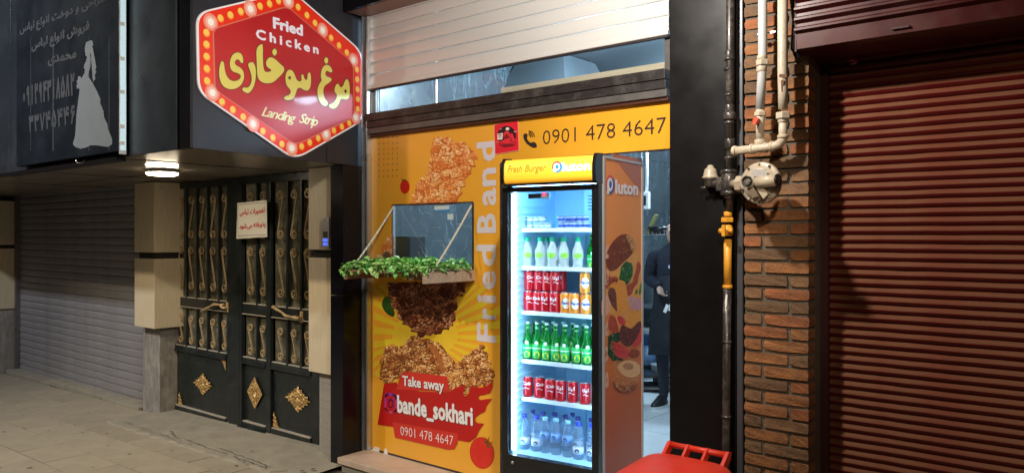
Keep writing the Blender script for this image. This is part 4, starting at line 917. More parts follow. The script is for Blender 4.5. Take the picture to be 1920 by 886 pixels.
# ------------------------------------------------------------------ wooden serving shelf, chains, garland
M_wood = mat('pale_wood', (.60, .47, .34), .6, col2=(.38, .26, .18), vscale=6, stretch=(2, 8, 14), bump=.1)
M_wood2 = mat('brown_wood', (.34, .20, .13), .6, col2=(.25, .14, .09), vscale=6, stretch=(2, 8, 14))
shf = thing('serving_shelf', (-3.8, 3.74, 1.36), 'wooden fold-down shelf hung on chains under the serving window', 'shelf')
mb = MB(); mb.box((-4.19, 3.298, 1.352), (-3.40, 3.745, 1.368)); mb.build('board', M_wood2, shf)
for x0, x1, y0, m in ((-4.19, -4.165, 3.298, M_wood2), (-3.425, -3.398, 3.296, M_wood)):
    mb = MB(); mb.box((x0, y0, 1.300), (x1, 3.745, 1.352 if m is M_wood2 else 1.366)); mb.build('side_batten', m, shf)
mb = MB(); mb.box((-3.60, 3.33, 1.315), (-3.53, 3.45, 1.352)); mb.build('block', M_wood2, shf)
link = MB(); P = []
for i in range(16):
    a = 2 * math.pi * i / 16; P.append((.0045 * math.cos(a), 0, .0105 * math.sin(a) + (.004 if math.sin(a) > 0 else -.004)))
link.tube(P, .0027, 5, closed=True); link_me = link.mesh('link', mat('zinc_chain', (.85, .80, .64), .4, metal=.2))
def chain(a, b, label):
    a, b = Vector(a), Vector(b); t = thing('chain', a, label, 'chain', 'chains holding the serving shelf'); d = b - a; n = int(d.length / .0185)
    q = d.to_track_quat('Z', 'X')
    for i in range(n):
        p = d * ((i + .5) / n) + Vector((0, 0, -.012 * math.sin(math.pi * (i + .5) / n)))
        o = place(link_me, 'link', t, p); o.rotation_euler = (q @ Matrix.Rotation(math.pi / 2 * (i % 2), 3, 'Z').to_quaternion()).to_euler()
    return t
chain((-4.19, 3.745, 1.805), (-4.185, 3.36, 1.37), 'pale chain at the left corner of the serving window')
chain((-3.432, 3.745, 1.79), (-3.425, 3.38, 1.37), 'pale chain at the right corner of the serving window')
gar = thing('leaf_garland', (-3.8, 3.5, 1.37), 'bright green artificial leaf garland lying along the wooden serving shelf', 'garland')
leaf_m = [mat('leaf_' + n, c, .38, var=.25, vscale=30, coat=.2) for n, c in (('green', (.20, .60, .13)), ('light', (.36, .74, .22)), ('deep', (.07, .38, .07)), ('yellow', (.48, .78, .26)))]
def leaf_mesh(L, W, bend, m):
    mb = MB(); prof = [(0, 0), (.18, .55), (.42, 1), (.68, .8), (.88, .38), (1, 0)]; vs = []
    for t, k in prof:
        z = bend * math.sin(t * 2.2) - bend * t * t * .8
        vs += [(-W * k / 2, t * L, z + .18 * W * k), (0, t * L, z), (W * k / 2, t * L, z + .18 * W * k)]
    fs = []
    for i in range(len(prof) - 1):
        for j in (0, 1): fs.append((3 * i + j, 3 * i + j + 1, 3 * i + j + 4, 3 * i + j + 3))
    mb.add(vs, fs, 0, True); return mb.mesh('leaf', m)
leaves = [leaf_mesh(random.uniform(.032, .048), random.uniform(.022, .031), random.uniform(.004, .016), m) for m in leaf_m for _ in range(3)]
wts = [4] * 3 + [4] * 3 + [2] * 3 + [2] * 3
rg = random.Random(11); stuff = MB()
for i in range(1250):
    x = rg.uniform(-4.215, -3.395); y = 3.29 + .45 * rg.random() ** 1.3; front = (y < 3.36)
    z = 1.372 + .055 * rg.random() * (1 - .3 * abs((x + 3.8) / .42)) + .012 * math.sin(x * 23)
    pitch = rg.uniform(-.9, .5) if front else rg.uniform(-.5, .7); yaw = rg.uniform(-1.5, 1.5) + math.pi if front else rg.uniform(0, 6.28)
    if front and rg.random() < .3: z -= .015; pitch = -1.2
    me = rg.choices(leaves, wts)[0]; e = (pitch, rg.uniform(-.5, .5), yaw); loc = Vector((x, y, z))
    ls = rg.uniform(.65, 1.3)
    if i < 290: place(me, 'leaf', gar, loc - Vector((-3.8, 3.5, 1.37)), e).scale = (ls, ls, ls)
    else:
        M = Matrix.Translation(loc) @ __import__('mathutils').Euler(e).to_matrix().to_4x4() @ Matrix.Scale(ls, 4)
        stuff.add([M @ v.co for v in me.vertices], [tuple(p.vertices) for p in me.polygons], leaf_m.index(me.materials[0]), True)
tag(stuff.build('foliage', leaf_m, gar, fixn=False), kind='stuff')
mb = MB(); rs = random.Random(3)
for k in range(7):
    for i in range(9):
        a = 2 * math.pi * i / 9 + k * .4; r = .026 * math.sin(.5 + k * .38); c = Vector((-4.10 + r * math.cos(a), 3.60 + r * math.sin(a), 1.432 + k * .0075))
        d = Vector((math.cos(a), math.sin(a), .5)).normalized(); mb.obox(c, d * .009, Vector((-d.y, d.x, 0)) * .006, Vector((0, 0, .002)))
pc = mb.build('pine_cone', mat('cone_brown', (.16, .06, .035), .6, var=.4, vscale=60)); tag(pc, 'brown pine cone lying in the left end of the leaf garland', 'pine cone')

# ------------------------------------------------------------------ drinks cooler
AC = Vector((-2.17, 3.38, 0)); RC = rad(6); UC = Vector((math.cos(RC), math.sin(RC), 0)); VC = Vector((-math.sin(RC), math.cos(RC), 0))
co = thing('drinks_cooler', AC, 'tall glass door drinks cooler with lit yellow header and orange burger side', 'cooler', rz=RC)
def cbox(name, a, b, m, bv=0, parent=None):
    mb = MB(); mb.box(a, b, bv=bv); return mb.build(name, m, parent or co, local=True)
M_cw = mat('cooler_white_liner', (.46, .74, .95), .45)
M_cbk = mat('cooler_black', (.010, .010, .011), .25, coat=.3, rvar=.05)
M_ctr = mat('cooler_trim', (.55, .50, .46), .35, metal=.4)
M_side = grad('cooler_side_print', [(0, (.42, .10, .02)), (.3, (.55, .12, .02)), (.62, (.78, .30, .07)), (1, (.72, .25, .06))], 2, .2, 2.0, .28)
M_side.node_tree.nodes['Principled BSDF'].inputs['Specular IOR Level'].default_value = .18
H0, H1 = .06, 2.0
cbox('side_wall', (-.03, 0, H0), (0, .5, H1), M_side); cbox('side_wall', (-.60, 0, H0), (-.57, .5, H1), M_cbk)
cbox('corner_trim', (-.006, -.004, H0), (.005, .018, H1 + .004), M_ctr); cbox('corner_trim', (-.006, .486, H0), (.005, .506, H1 + .004), M_ctr)
cbox('top_trim', (-.6, 0, H1), (.004, .506, H1 + .012), M_ctr)
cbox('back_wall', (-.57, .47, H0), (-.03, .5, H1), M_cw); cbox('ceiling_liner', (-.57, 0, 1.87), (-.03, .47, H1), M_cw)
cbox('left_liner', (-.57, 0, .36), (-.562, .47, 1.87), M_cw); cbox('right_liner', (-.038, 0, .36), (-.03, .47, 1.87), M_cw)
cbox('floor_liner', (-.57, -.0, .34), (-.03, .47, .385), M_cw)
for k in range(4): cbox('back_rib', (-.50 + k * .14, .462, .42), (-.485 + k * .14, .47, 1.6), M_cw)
cbox('kick_panel', (-.60, -.04, H0), (0, 0, .36), M_cbk)
for k in range(4): cbox('kick_slot', (-.56, -.0415, .10 + k * .045), (-.04, -.04, .108 + k * .045), M_darkink)
mb = MB(); mb.lathe([(.009, 0), (.009, .006), (.004, .007)], 12, (-.53, -.046, .345), (0, -1, 0)); mb.build('lock', M_alu, co, local=True)
for i, x in enumerate((-.55, -.05)): 
    for y in (.05, .45): mb = MB(); mb.lathe([(.02, 0), (.02, .14)], 10, (x, y, -.05)); mb.build('foot', M_cbk, co, local=True)
# door
dz0, dz1 = .375, 1.862
dr_ = cbox('door', (-.60, -.05, dz0 - .03), (-.563, -.004, dz1), M_cbk, .003)
for nme, a, b in (('door_rail', (-.563, -.05, dz1 - .028), (-.040, -.004, dz1)), ('door_rail', (-.563, -.05, dz0 - .03), (-.040, -.004, dz0 + .012)), ('door_stile', (-.040, -.05, dz0 - .03), (0, -.004, dz1))): cbox(nme, a, b, M_cbk, .002, dr_)
cbox('glass', (-.563, -.032, dz0 + .012), (-.04, -.028, dz1 - .028), clear('cooler_glass', (.93, .98, 1), .01, ior=1.3), parent=dr_)
LED = emis('cooler_led', (.46, .78, 1), 34)
cbox('led_strip', (-.558, .004, .40), (-.545, .012, 1.83), LED); cbox('led_strip', (-.055, .004, .40), (-.045, .012, 1.83), LED)
cbox('led_strip', (-.54, .01, 1.855), (-.06, .03, 1.865), LED)
cbox('seal', (-.562, -.022, .40), (-.556, -.01, 1.83), M_alu, parent=dr_)
for k, z in enumerate((1.632, 1.418, 1.165, .890, .676)):
    mb = MB(); mb.box((-.556, .085, z - .016), (-.042, .093, z + .006)); mb.box((-.556, .093, z - .012), (-.042, .44, z)); mb.build('shelf', mat('shelf_white', (.72, .80, .88), .4), co, local=True)
for k in range(34): cbox('shelf_support', (-.562, .05, .44 + k * .040), (-.556, .40, .450 + k * .040), M_cw)
mb = MB(); mb.box((-.30, .35, 1.66), (-.045, .465, 1.86)); mb.build('fan_housing', M_cw, co, local=True)
mb = MB()
for r_i in range(5):
    for q_i in range(4): mb.box((-.27 + q_i * .052, .3475, 1.745 + r_i * .019), (-.232 + q_i * .052, .35, 1.750 + r_i * .019))
mb.build('vent_slots', mat('slot_blue', (.03, .08, .16), .6), co, local=True)
th = cbox('thermostat', (-.455, -.004, 1.80), (-.375, .004, 1.825), M_darkink)
cbox('bracket', (-.375, -.002, 1.795), (-.32, .004, 1.826), M_cw)
CFp = Plane(AC - VC * .05, UC); CFt = Plane(AC - VC * .0055, UC)
ptext(CFt, '23', (1016.5, 366.5), (1024, 366), 5.5, emis('red_digits', (1, .04, .03), 3), co, .0015, bold=.02, name='digits')
# header: bulging lit canopy
mb = MB(); hp = [(-.055, 1.880), (-.072, 1.884), (-.077, 1.905), (-.078, 1.95), (-.074, 1.985), (-.060, 2.010), (.0, 2.016)]
vs = [(-.566, y, z) for y, z in hp] + [(-.018, y, z) for y, z in hp]; n = len(hp)
mb.add(vs, [(i, i + 1, n + i + 1, n + i) for i in range(n - 1)], 0, True)
M_hd = grad('header_light', [(0, (1, .42, .02)), (.4, (1, .55, .045)), (.75, (1, .66, .07)), (1, (1, .46, .03))], 2, 1.88, 2.015, .25, emit=.62)
mb.build('lit_header', M_hd, co, local=True)
mb = MB(); hq = [(.0, 1.868), (-.06, 1.868), (-.084, 1.880), (-.088, 1.92), (-.087, 1.965), (-.078, 2.000), (-.062, 2.020), (.0, 2.024)]
mb.prism([(-.018, y, z) for y, z in hq], (.020, 0, 0)); mb.build('header_end', M_cbk, co, local=True)
mb = MB(); mb.prism([(-.584, y, z) for y, z in hq], (.018, 0, 0)); mb.build('header_end', M_cbk, co, local=True)
cbox('header_lip', (-.566, -.078, 1.866), (-.018, -.04, 1.880), M_cbk)
CH = Plane(AC - VC * .0785, UC)
M_gold_t = mat('header_gold_text', (.42, .30, .03), .5, emit=(.42, .30, .03), es=.25)
def h5(x, y): return (940 + x / 7.11, 280 + y / 7.11)
ptext(CH, 'Fresh', h5(85, 306), h5(275, 298), 12.5, M_gold_t, co, .001, bold=.012, shear=.3)
ptext(CH, 'Burger', h5(315, 296), h5(600, 282), 12.5, M_gold_t, co, .001, bold=.012, shear=.3)
def pluton(pl, cx_, cy_, rx, ry, t0, t1, h, mats, parent, off=.001):
    Mr, Mb_, Mw_ = mats
    ppoly(pl, ell(cx_, cy_, rx + 1, ry + 1, 28), Mb_, parent, 'logo_ring', off)
    ppoly(pl, [(cx_ + (rx + 1) * math.cos(a), cy_ + (ry + 1) * math.sin(a)) for a in [2.75 + i * .16 for i in range(17)]] + [(cx_, cy_)], Mr, parent, 'logo_ring', off + .0004)
    ppoly(pl, ell(cx_ - rx * .1, cy_, rx * .74, ry * .78, 24), Mw_, parent, 'logo_letter', off + .0008)
    ppoly(pl, [(cx_ - rx * .84, cy_), (cx_ - rx * .3, cy_), (cx_ - rx * .3, cy_ + ry * 1.05), (cx_ - rx * .84, cy_ + ry * 1.05)], Mw_, parent, 'logo_letter', off + .0009)
    ppoly(pl, ell(cx_ + rx * .0, cy_ - ry * .02, rx * .36, ry * .42, 18), Mb_, parent, 'logo_letter_eye', off + .0012)
    ptext(pl, 'luton', t0, t1, h, Mw_, parent, off + .0008, bold=.045)
mh = (emis('logo_red_lit', (.75, .05, .04), .45), emis('logo_blue_lit', (.03, .30, .75), .5), emis('logo_white_lit', (.85, .85, .95), .5))
pluton(CH, 940 + 745 / 7.11, 280 + 232 / 7.11, 8.6, 9.6, h5(822, 291), h5(1182, 270), 16, mh, co)
CS = Plane(AC + UC * .0008, VC)
ms = (mat('logo_red', (.62, .03, .03), .3), mat('logo_blue', (.03, .07, .33), .3), mat('logo_white', (.74, .70, .74), .3))
pluton(CS, 1144, 346, 7.4, 16.5, h5(1522, 580), h5(1815, 603), 24, ms, co)
# exploded burger print on the side
c6 = lambda p: tr(p, 1120, 440, 5.535); c7 = lambda p: tr(p, 1120, 590, 5.21)
def art(pts, nme, col, col2=None, off=.001, sm=1, vs_=60, f=c6): ppoly(CS, grow(f(pts), 1.5), mat('print_' + nme, col, .4, spec=.15, col2=col2 or tuple(c * .5 for c in col), vscale=vs_), co, 'burger_print', off, sm=sm)
ppoly(CS, [(1128.5, 284.5), (1145, 287), (1190, 345), (1203.5, 362), (1203.5, 297.5)], mat('print_fold', (.44, .12, .04), .3), co, 'shade_print', .0005)  # shadow across the panel's upper corner, painted on as a darker patch
ppoly(CS, c6(ell(270, 500, 190, 480, 30)), mat('print_glow', (.78, .40, .11), .4, spec=.15, col2=(.64, .26, .07), vscale=6), co, 'glow_print', .0006)
art([(230, 10), (300, -5), (370, 40), (395, 90), (385, 150), (330, 220), (240, 300), (190, 355), (140, 370), (105, 350), (92, 270), (105, 190), (150, 90)], 'bun', (.30, .08, .025), (.12, .02, .012))
art([(300, 5), (350, 20), (390, 70), (395, 120), (370, 180), (350, 150), (340, 90), (310, 40)], 'bun_light', (.72, .42, .16), (.4, .15, .05), .0012)
art([(255, 330), (300, 280), (350, 300), (360, 350), (355, 420), (330, 470), (300, 520), (280, 470), (230, 460)], 'lettuce', (.05, .20, .05), (.01, .06, .02), sm=0)
art([(70, 400), (110, 420), (140, 450), (190, 430), (215, 470), (180, 510), (120, 540), (90, 560), (75, 480)], 'bacon', (.30, .03, .02), (.5, .12, .05))
art([(405, 380), (420, 270), (440, 300), (440, 360), (415, 430), (410, 500), (370, 540), (345, 620), (310, 630), (295, 560), (330, 510), (370, 500), (385, 430)], 'bacon', (.30, .03, .02))
art([(95, 545), (210, 480), (280, 480), (295, 560), (310, 700), (320, 780), (260, 810), (215, 800), (190, 720), (185, 600), (150, 545)], 'cheese', (.80, .38, .06), (.70, .26, .04), .0012)
art([(115, 570), (150, 545), (185, 580), (190, 720), (205, 800), (160, 740), (120, 650)], 'meat', (.09, .018, .012), (.30, .12, .07), .0014)
art([(315, 640), (370, 650), (460, 680), (450, 760), (400, 780), (340, 750)], 'onion', (.66, .38, .42), (.5, .2, .3))
art([(340, 700), (380, 670), (400, 700), (370, 740)], 'onion_core', (.72, .48, .35), None, .0013)
art([(50, 640), (100, 640), (135, 690), (130, 770), (90, 840), (50, 870)], 'onion_pale', (.75, .45, .34), (.66, .3, .2))
art([(310, 840), (420, 780), (470, 800), (470, 940), (420, 930), (330, 900)], 'cheese', (.80, .38, .06), None, .0012)
art([(400, 575), (408, 560), (412, 600), (398, 620)], 'chive', (.12, .22, .03), None, .0012); art([(430, 600), (462, 480), (466, 520), (436, 628)], 'chive', (.12, .22, .03), None, .0012)
art([(130, 0), (160, 10), (190, 90), (200, 160), (160, 180), (115, 140), (110, 60)], 'bacon', (.30, .03, .02), f=c7, off=.0014)
art([(195, 10), (230, 15), (275, 60), (260, 100), (215, 80)], 'tomato', (.55, .02, .012), (.4, .01, .01), .0014, f=c7)
art([(110, 215), (150, 180), (220, 170), (230, 230), (150, 300), (240, 420), (250, 450), (180, 470), (105, 380), (110, 320)], 'lettuce_dark', (.02, .07, .02), (.008, .03, .01), .0012, 0, f=c7)
art([(285, 60), (340, -10), (440, -10), (440, 60), (400, 80), (360, 120), (310, 130), (275, 110)], 'cheese', (.80, .38, .06), None, .0013, f=c7)
art([(440, 80), (440, 220), (400, 290), (340, 320), (380, 200), (410, 120)], 'tomato', (.55, .02, .012), None, .0013, f=c7)
art([(215, 200), (240, 90), (290, 130), (340, 140), (400, 70), (420, 60), (418, 130), (350, 270), (290, 310), (230, 260)], 'patty', (.10, .02, .012), (.22, .05, .03), .0015, f=c7)
art([(140, 250), (190, 280), (250, 310), (305, 360), (290, 410), (220, 420), (150, 360), (130, 300)], 'tomato', (.55, .02, .012), None, .0016, f=c7)
art([(300, 380), (340, 330), (410, 350), (400, 400), (330, 420)], 'bacon', (.30, .03, .02), None, .0013, f=c7)
art([(130, 470), (200, 440), (250, 460), (290, 430), (370, 430), (420, 480), (420, 600), (380, 700), (300, 755), (230, 755), (160, 700), (130, 620)], 'bun_base', (.62, .24, .07), (.5, .15, .04), .0014, f=c7)
art([(190, 490), (290, 440), (400, 470), (415, 560), (370, 600), (280, 600), (220, 550)], 'cream', (.80, .52, .28), (.70, .38, .18), .0018, f=c7)
art([(250, 490), (300, 470), (345, 490), (340, 520), (300, 530), (255, 515)], 'cream_swirl', (.62, .30, .14), None, .002, f=c7)
art([(145, 640), (200, 690), (300, 710), (390, 660), (370, 720), (300, 755), (230, 755), (165, 710)], 'crust_base', (.16, .02, .01), (.4, .12, .03), .0016, f=c7)
A_bun = fset('bun', [(.10, .02, .012), (.17, .035, .016), (.26, .07, .025), (.40, .14, .05), (.75, .45, .2)])
A_let = fset('lettuce', [(.008, .04, .012), (.02, .09, .02), (.05, .20, .05), (.14, .34, .10), (.4, .6, .25)])
A_pat = fset('patty', [(.03, .006, .005), (.08, .015, .01), (.15, .03, .015), (.26, .07, .03), (.6, .25, .12)])
A_bas = fset('base', [(.36, .10, .02), (.52, .18, .04), (.66, .30, .09), (.80, .45, .18), (.92, .7, .42)])
flakes(CS, c6([(230, 20), (300, 10), (360, 50), (380, 110), (340, 200), (240, 290), (180, 340), (120, 340), (105, 270), (120, 190), (160, 90)]), A_bun, co, 90, .8, 2.6, .0030, 31, None, 1.5)
flakes(CS, c6([(255, 330), (300, 280), (350, 300), (355, 420), (310, 500), (240, 450)]), A_let, co, 50, .8, 2.6, .0030, 32, None, 3)
flakes(CS, c7([(215, 200), (240, 100), (300, 140), (350, 140), (410, 90), (410, 140), (350, 260), (290, 300), (230, 260)]), A_pat, co, 80, .8, 2.6, .0030, 33, None, 3)
flakes(CS, c7([(120, 230), (150, 180), (210, 180), (150, 300), (180, 380), (250, 440), (180, 470), (110, 380)]), A_let, co, 60, .8, 2.4, .0030, 34, None, 3)
flakes(CS, c6([(120, 575), (150, 555), (180, 600), (185, 720), (195, 780), (160, 730), (125, 650)]), A_pat, co, 40, .7, 2.2, .0030, 35, None, 3)
flakes(CS, c7([(140, 620), (200, 600), (300, 620), (400, 600), (380, 690), (300, 745), (230, 745), (165, 700)]), A_bas, co, 90, .8, 2.8, .0030, 36, None, 2)
flakes(CS, c7([(300, 380), (340, 335), (410, 350), (395, 400), (330, 420)]), A_pat[1:], co, 30, .7, 2, .0030, 37, None, 3)
flakes(CS, c6([(75, 410), (140, 455), (190, 440), (210, 470), (180, 505), (95, 550)]), A_pat[1:], co, 30, .7, 2.2, .0030, 38, None, 3)
flakes(CS, c7([(160, 275), (250, 320), (295, 360), (280, 400), (220, 405), (155, 350)]), fset('tomato', [(.30, .006, .005), (.48, .012, .01), (.62, .03, .015), (.72, .08, .03), (.85, .4, .2)]), co, 36, .7, 2.2, .0030, 39, None, 3)
for i, ch in enumerate('REGRUB'):
    y1 = 452 + i * 48; ptext(CS, ch, (1140, y1 + 30), (1140, y1 + 6), 9.5, mat('print_ghost_text', (.74, .42, .28), .3), co, .0009, bold=.05, rot=(-1, 0))

# ------------------------------------------------------------------ drinks
ITEM = {}
def lathe_part(prof, n, m, name, parent): mb = MB(); mb.lathe(prof, n); return mb.build(name, m, parent, local=True)
def curved_text(s, r, z, h, m, parent, ang0, name='lettering', bold=.02, shear=.2, off=.0006, vertical=False):
    vs, fs = text_geo(s, bold, shear); x0 = min(v[0] for v in vs); x1 = max(v[0] for v in vs); sc = h / .69; W = (x1 - x0) * sc; mb = MB(); P = []
    for v in vs:
        x = (v[0] - x0) * sc - W / 2; a = ang0 + x / r; P.append(((r + off) * math.sin(a), -(r + off) * math.cos(a), z + v[1] * sc))
    mb.add(P, fs); return mb.build(name, m, parent, local=True, fixn=False)
M_canred = mat('can_red', (.55, .012, .020), .25, metal=.25); M_canor = mat('can_orange', (.85, .28, .03), .25, metal=.2); M_cantop = mat('can_metal', (.7, .7, .72), .25, metal=.9)
M_wh = mat('print_plain_white', (.88, .88, .9), .4); M_fblue = mat('can_blue_ink', (.02, .04, .38), .4)
canprof = [(.024, 0), (.030, .006), (.031, .012), (.031, .104), (.0265, .113)]
def make_can(kind):
    t = thing('drink_can', (0, 0, 0), 'x', 'can', rz=0)
    lathe_part(canprof, 18, {'cola': M_canred, 'orange': M_canor, 'silver': mat('can_silver', (.65, .55, .58), .3, metal=.5)}[kind], 'can_body', t); lathe_part([(.0265, .113), (.0272, .116), (.024, .1165), (.023, .114)], 18, M_cantop, 'can_lid', t)
    return t
def can_var(kind, word, ang):
    t = make_can(kind)
    if kind == 'cola':
        curved_text(word, .031, .070, .017, M_wh, t, ang, bold=.03, shear=.25 if word.isascii() else 0)
        mb = MB(); vs = []; 
        for i in range(9):
            a = ang - .5 + i * .125; z = .050 + .004 * math.sin(i * .7); vs += [(.0316 * math.sin(a), -.0316 * math.cos(a), z), (.0316 * math.sin(a), -.0316 * math.cos(a), z + .0035)]
        mb.add(vs, [(2 * i, 2 * i + 2, 2 * i + 3, 2 * i + 1) for i in range(8)]); mb.build('wave_stripe', M_wh, t, local=True, fixn=False)
    else:
        mb = MB(); vs = []; fs = []; c_ = len(vs)
        pts = [(ang + .72 * math.cos(q) , .058 + .030 * math.sin(q)) for q in [i * math.pi / 8 for i in range(16)]]
        vs = [(.0315 * math.sin(ang), -.0315 * math.cos(ang), .058)] + [(.0315 * math.sin(a), -.0315 * math.cos(a), z) for a, z in pts]
        mid_ = [(.0315 * math.sin(ang + (a - ang) * .5), -.0315 * math.cos(ang + (a - ang) * .5), .058 + (z - .058) * .5) for a, z in pts]; vs += mid_
        for i in range(16): j = (i + 1) % 16; fs += [(0, 17 + i, 17 + j), (17 + i, 1 + i, 1 + j, 17 + j)]
        mb.add(vs, fs); mb.build('white_roundel', M_wh, t, local=True, fixn=False)
        curved_text(word, .031, .052, .016, M_fblue, t, ang, bold=.04, shear=.1, off=.0014)
    return t
def make_doogh():
    t = thing('yogurt_drink_bottle', (0, 0, 0), 'x', 'bottle')
    lathe_part([(.029, 0), (.031, .006), (.028, .020), (.027, .035), (.031, .055), (.032, .080), (.029, .100), (.018, .125), (.0135, .142), (.0135, .150)], 18, clear('milky_plastic', (.9, .95, .97), .1, (.86, .90, .90), .80, 1.4), 'bottle_body', t)
    lathe_part([(.0150, .146), (.0155, .149), (.0155, .166), (.014, .168)], 16, mat('cap_green', (.0, .42, .20), .4), 'cap', t)
    mb = MB(); vs = []; fs = []
    for i in range(9):
        a = -.75 + i * .19; k = math.sqrt(max(0, 1 - ((i - 4) / 4.3) ** 2)); vs += [(.0330 * math.sin(a), -.0330 * math.cos(a), .068 - .016 * k), (.0330 * math.sin(a), -.0330 * math.cos(a), .068 + .016 * k)]
    mb.add(vs, [(2 * i, 2 * i + 2, 2 * i + 3, 2 * i + 1) for i in range(8)]); mb.build('green_label', mat('label_lime', (.30, .62, .06), .5), t, local=True, fixn=False)
    curved_text('دوغ' and shape_rtl('دوع'), .033, .066, .009, M_darkink, t, 0, off=.0008, shear=0)
    return t
def make_green():
    t = thing('green_glass_bottle', (0, 0, 0), 'x', 'bottle')
    lathe_part([(.026, 0), (.028, .005), (.028, .105), (.024, .125), (.0125, .155), (.0105, .20), (.0125, .204), (.0125, .209)], 18, clear('green_bottle_glass', (.10, .80, .22), .05, (.01, .42, .06), .45, 1.5), 'bottle_body', t)
    lathe_part([(.013, .203), (.0135, .209), (.012, .214)], 14, mat('cap_pale', (.75, .85, .8), .4), 'cap', t)
    lathe_part([(.0116, .176), (.0112, .186)], 12, mat('neck_foil', (.55, .75, .55), .4), 'neck_band', t)
    lathe_part([(.0284, .012), (.0284, .092)], 18, mat('bottle_label_green', (.02, .42, .09), .4), 'label', t)
    mb = MB(); vs = [(.0290 * math.sin(q[0]), -.0290 * math.cos(q[0]), q[1]) for q in [(.62 * math.cos(i * .52), .034 + .019 * math.sin(i * .52)) for i in range(12)]]
    mb.add(vs, [tuple(range(12))]); mb.build('lemon_print', mat('lemon', (.85, .78, .04), .4), t, local=True, fixn=False)
    mb = MB(); vs = [(.0290 * math.sin(q[0]), -.0290 * math.cos(q[0]), q[1]) for q in [(.38 * math.cos(i * .52), .100 + .011 * math.sin(i * .52)) for i in range(12)]]
    mb.add(vs, [tuple(range(12))]); mb.build('round_mark', M_wh, t, local=True, fixn=False)
    lathe_part([(.0287, .066), (.0287, .071)], 18, M_wh, 'white_line', t)
    return t
def make_water(cap, lab):
    t = thing('water_bottle', (0, 0, 0), 'x', 'bottle')
    pr = [(.027, 0), (.030, .005)]
    for k in range(7): pr += [(.0305, .018 + k * .016), (.0285, .025 + k * .016)]
    pr += [(.0305, .135), (.028, .148), (.019, .166), (.0125, .176), (.0125, .180)]
    lathe_part(pr, 16, clear('clear_plastic', (.90, .96, 1), .05, (.62, .78, .95), .20, 1.45), 'bottle_body', t)
    lathe_part([(.0145, .178), (.015, .181), (.015, .195), (.0135, .197)], 14, cap, 'cap', t)
    lathe_part([(.0312, .030), (.0312, .066)] if lab == 0 else [(.0312, .080), (.0312, .112)], 16, mat('water_label', (.66, .70, .80), .5) if lab == 0 else mat('water_label_blue', (.20, .38, .72), .5), 'label', t)
    mb = MB(); z_ = .048 if lab == 0 else .096
    vs = [(.0320 * math.sin(q[0]), -.0320 * math.cos(q[0]), q[1]) for q in [(-.25 + .42 * math.cos(i * .52), z_ + .012 * math.sin(i * .52)) for i in range(12)]]
    mb.add(vs, [tuple(range(12))]); mb.build('label_mark', mat('label_navy', (.05, .06, .18), .5), t, local=True, fixn=False)
    return t
def cpos(px, py, yl):
    """photo point -> (u, z) in the cooler on the upright plane yl behind its front"""
    p = Plane(AC + VC * yl, UC); return p.uv(px, py)
def cplace(o, u, yl, z, label, group, first):
    p = AC + UC * u + VC * yl; p.z = z
    if not first: o = copy_tree(o)
    o.location = p; o['label'] = label; o['group'] = group; o.rotation_euler = (0, 0, RC + .45)
    return o
ords = ['leftmost', 'second', 'third', 'fourth', 'fifth', 'sixth', 'seventh', 'eighth']
col_a = can_var('cola', 'Cola', 0); col_b = can_var('cola', shape_rtl('کوکا'), 0); col_c = can_var('cola', 'Coca', .15); fan = can_var('orange', 'Fanta', 0); silv = make_can('silver')
used = set(); RD = random.Random(77)
def put(o, u, yl, z, label, group, rzo=0):
    first = o.name not in used; used.add(o.name); r = cplace(o, u, yl, z, label, group, first)
    r.rotation_euler[2] += rzo + RD.uniform(-.28, .28); r.location.x += RD.uniform(-.003, .003); r.location.y += RD.uniform(-.006, .010); return r
Z3 = 1.165
for i, px in enumerate((993, 1009, 1024.5, 1041)):
    u = cpos(px, 570, .13)[0]; k = (col_c, col_a, col_b, col_b)[i]
    put(k, u, .13, Z3, f'red cola can on the third shelf, lower row, {ords[i]} from the left', 'cola cans on the third shelf')
    put(k, u + .001, .132, Z3 + .1175, f'red cola can stacked in front on the third shelf, {ords[i]} from left', 'cola cans on the third shelf', .1)
    put(k, u, .20, Z3, f'red cola can of the third shelf back row, lower level, {ords[i]} from left', 'cola cans on the third shelf', .3)
    put(k, u, .20, Z3 + .1175, f'red cola can of the third shelf back row, upper level, {ords[i]} from left', 'cola cans on the third shelf', -.2)
for i, px in enumerate((1058, 1077, 1097)):
    u = cpos(px, 570, .13)[0]; put(fan, u, .13, Z3, ('orange soda can beside the stacked cola cans', 'orange soda can in the middle of the three in the lower row', 'orange soda can at the cooler wall with another one on top')[i], 'orange soda cans')
    if i == 2: put(fan, u, .132, Z3 + .1175, 'orange soda can stacked on top of another at the right wall', 'orange soda cans', .1)
Z5 = .676
for i, px in enumerate((990, 1010, 1032, 1052, 1073, 1095)):
    u = cpos(px, 730, .14)[0]; put((col_a, col_a, col_a, col_b, col_b, col_b)[i], u, .14, Z5, f'red cola can in the single row above the water bottles, {ords[i]} from the left', 'cola cans in the single row', -.05)
u = cpos(1114, 740, .16)[0]; put(silv, min(u, -.07), .18, Z5, 'silver pink can half hidden at the right end of the cola row', None or 'silver can')
dg_ = make_doogh()
for i, px in enumerate((989, 1012, 1036, 1058, 1085)):
    u = cpos(px, 470, .14)[0]; put(dg_, u, .14, 1.418, f'white yogurt drink bottle with green cap, {ords[i]} in the front row', 'yogurt drink bottles')
for i, px in enumerate((1024, 1051)):
    u = cpos(px, 470, .26)[0]; put(dg_, u, .26, 1.418, ('white yogurt drink bottle behind the gap between second and third', 'white yogurt drink bottle behind the fourth of the front row')[i], 'yogurt drink bottles')
u = cpos(1108, 470, .16)[0]; put(make_green(), min(u, -.075), .17, 1.40, 'green bottle half cut off by the door edge beside the yogurt drinks', 'green glass bottles')
gb = make_green()
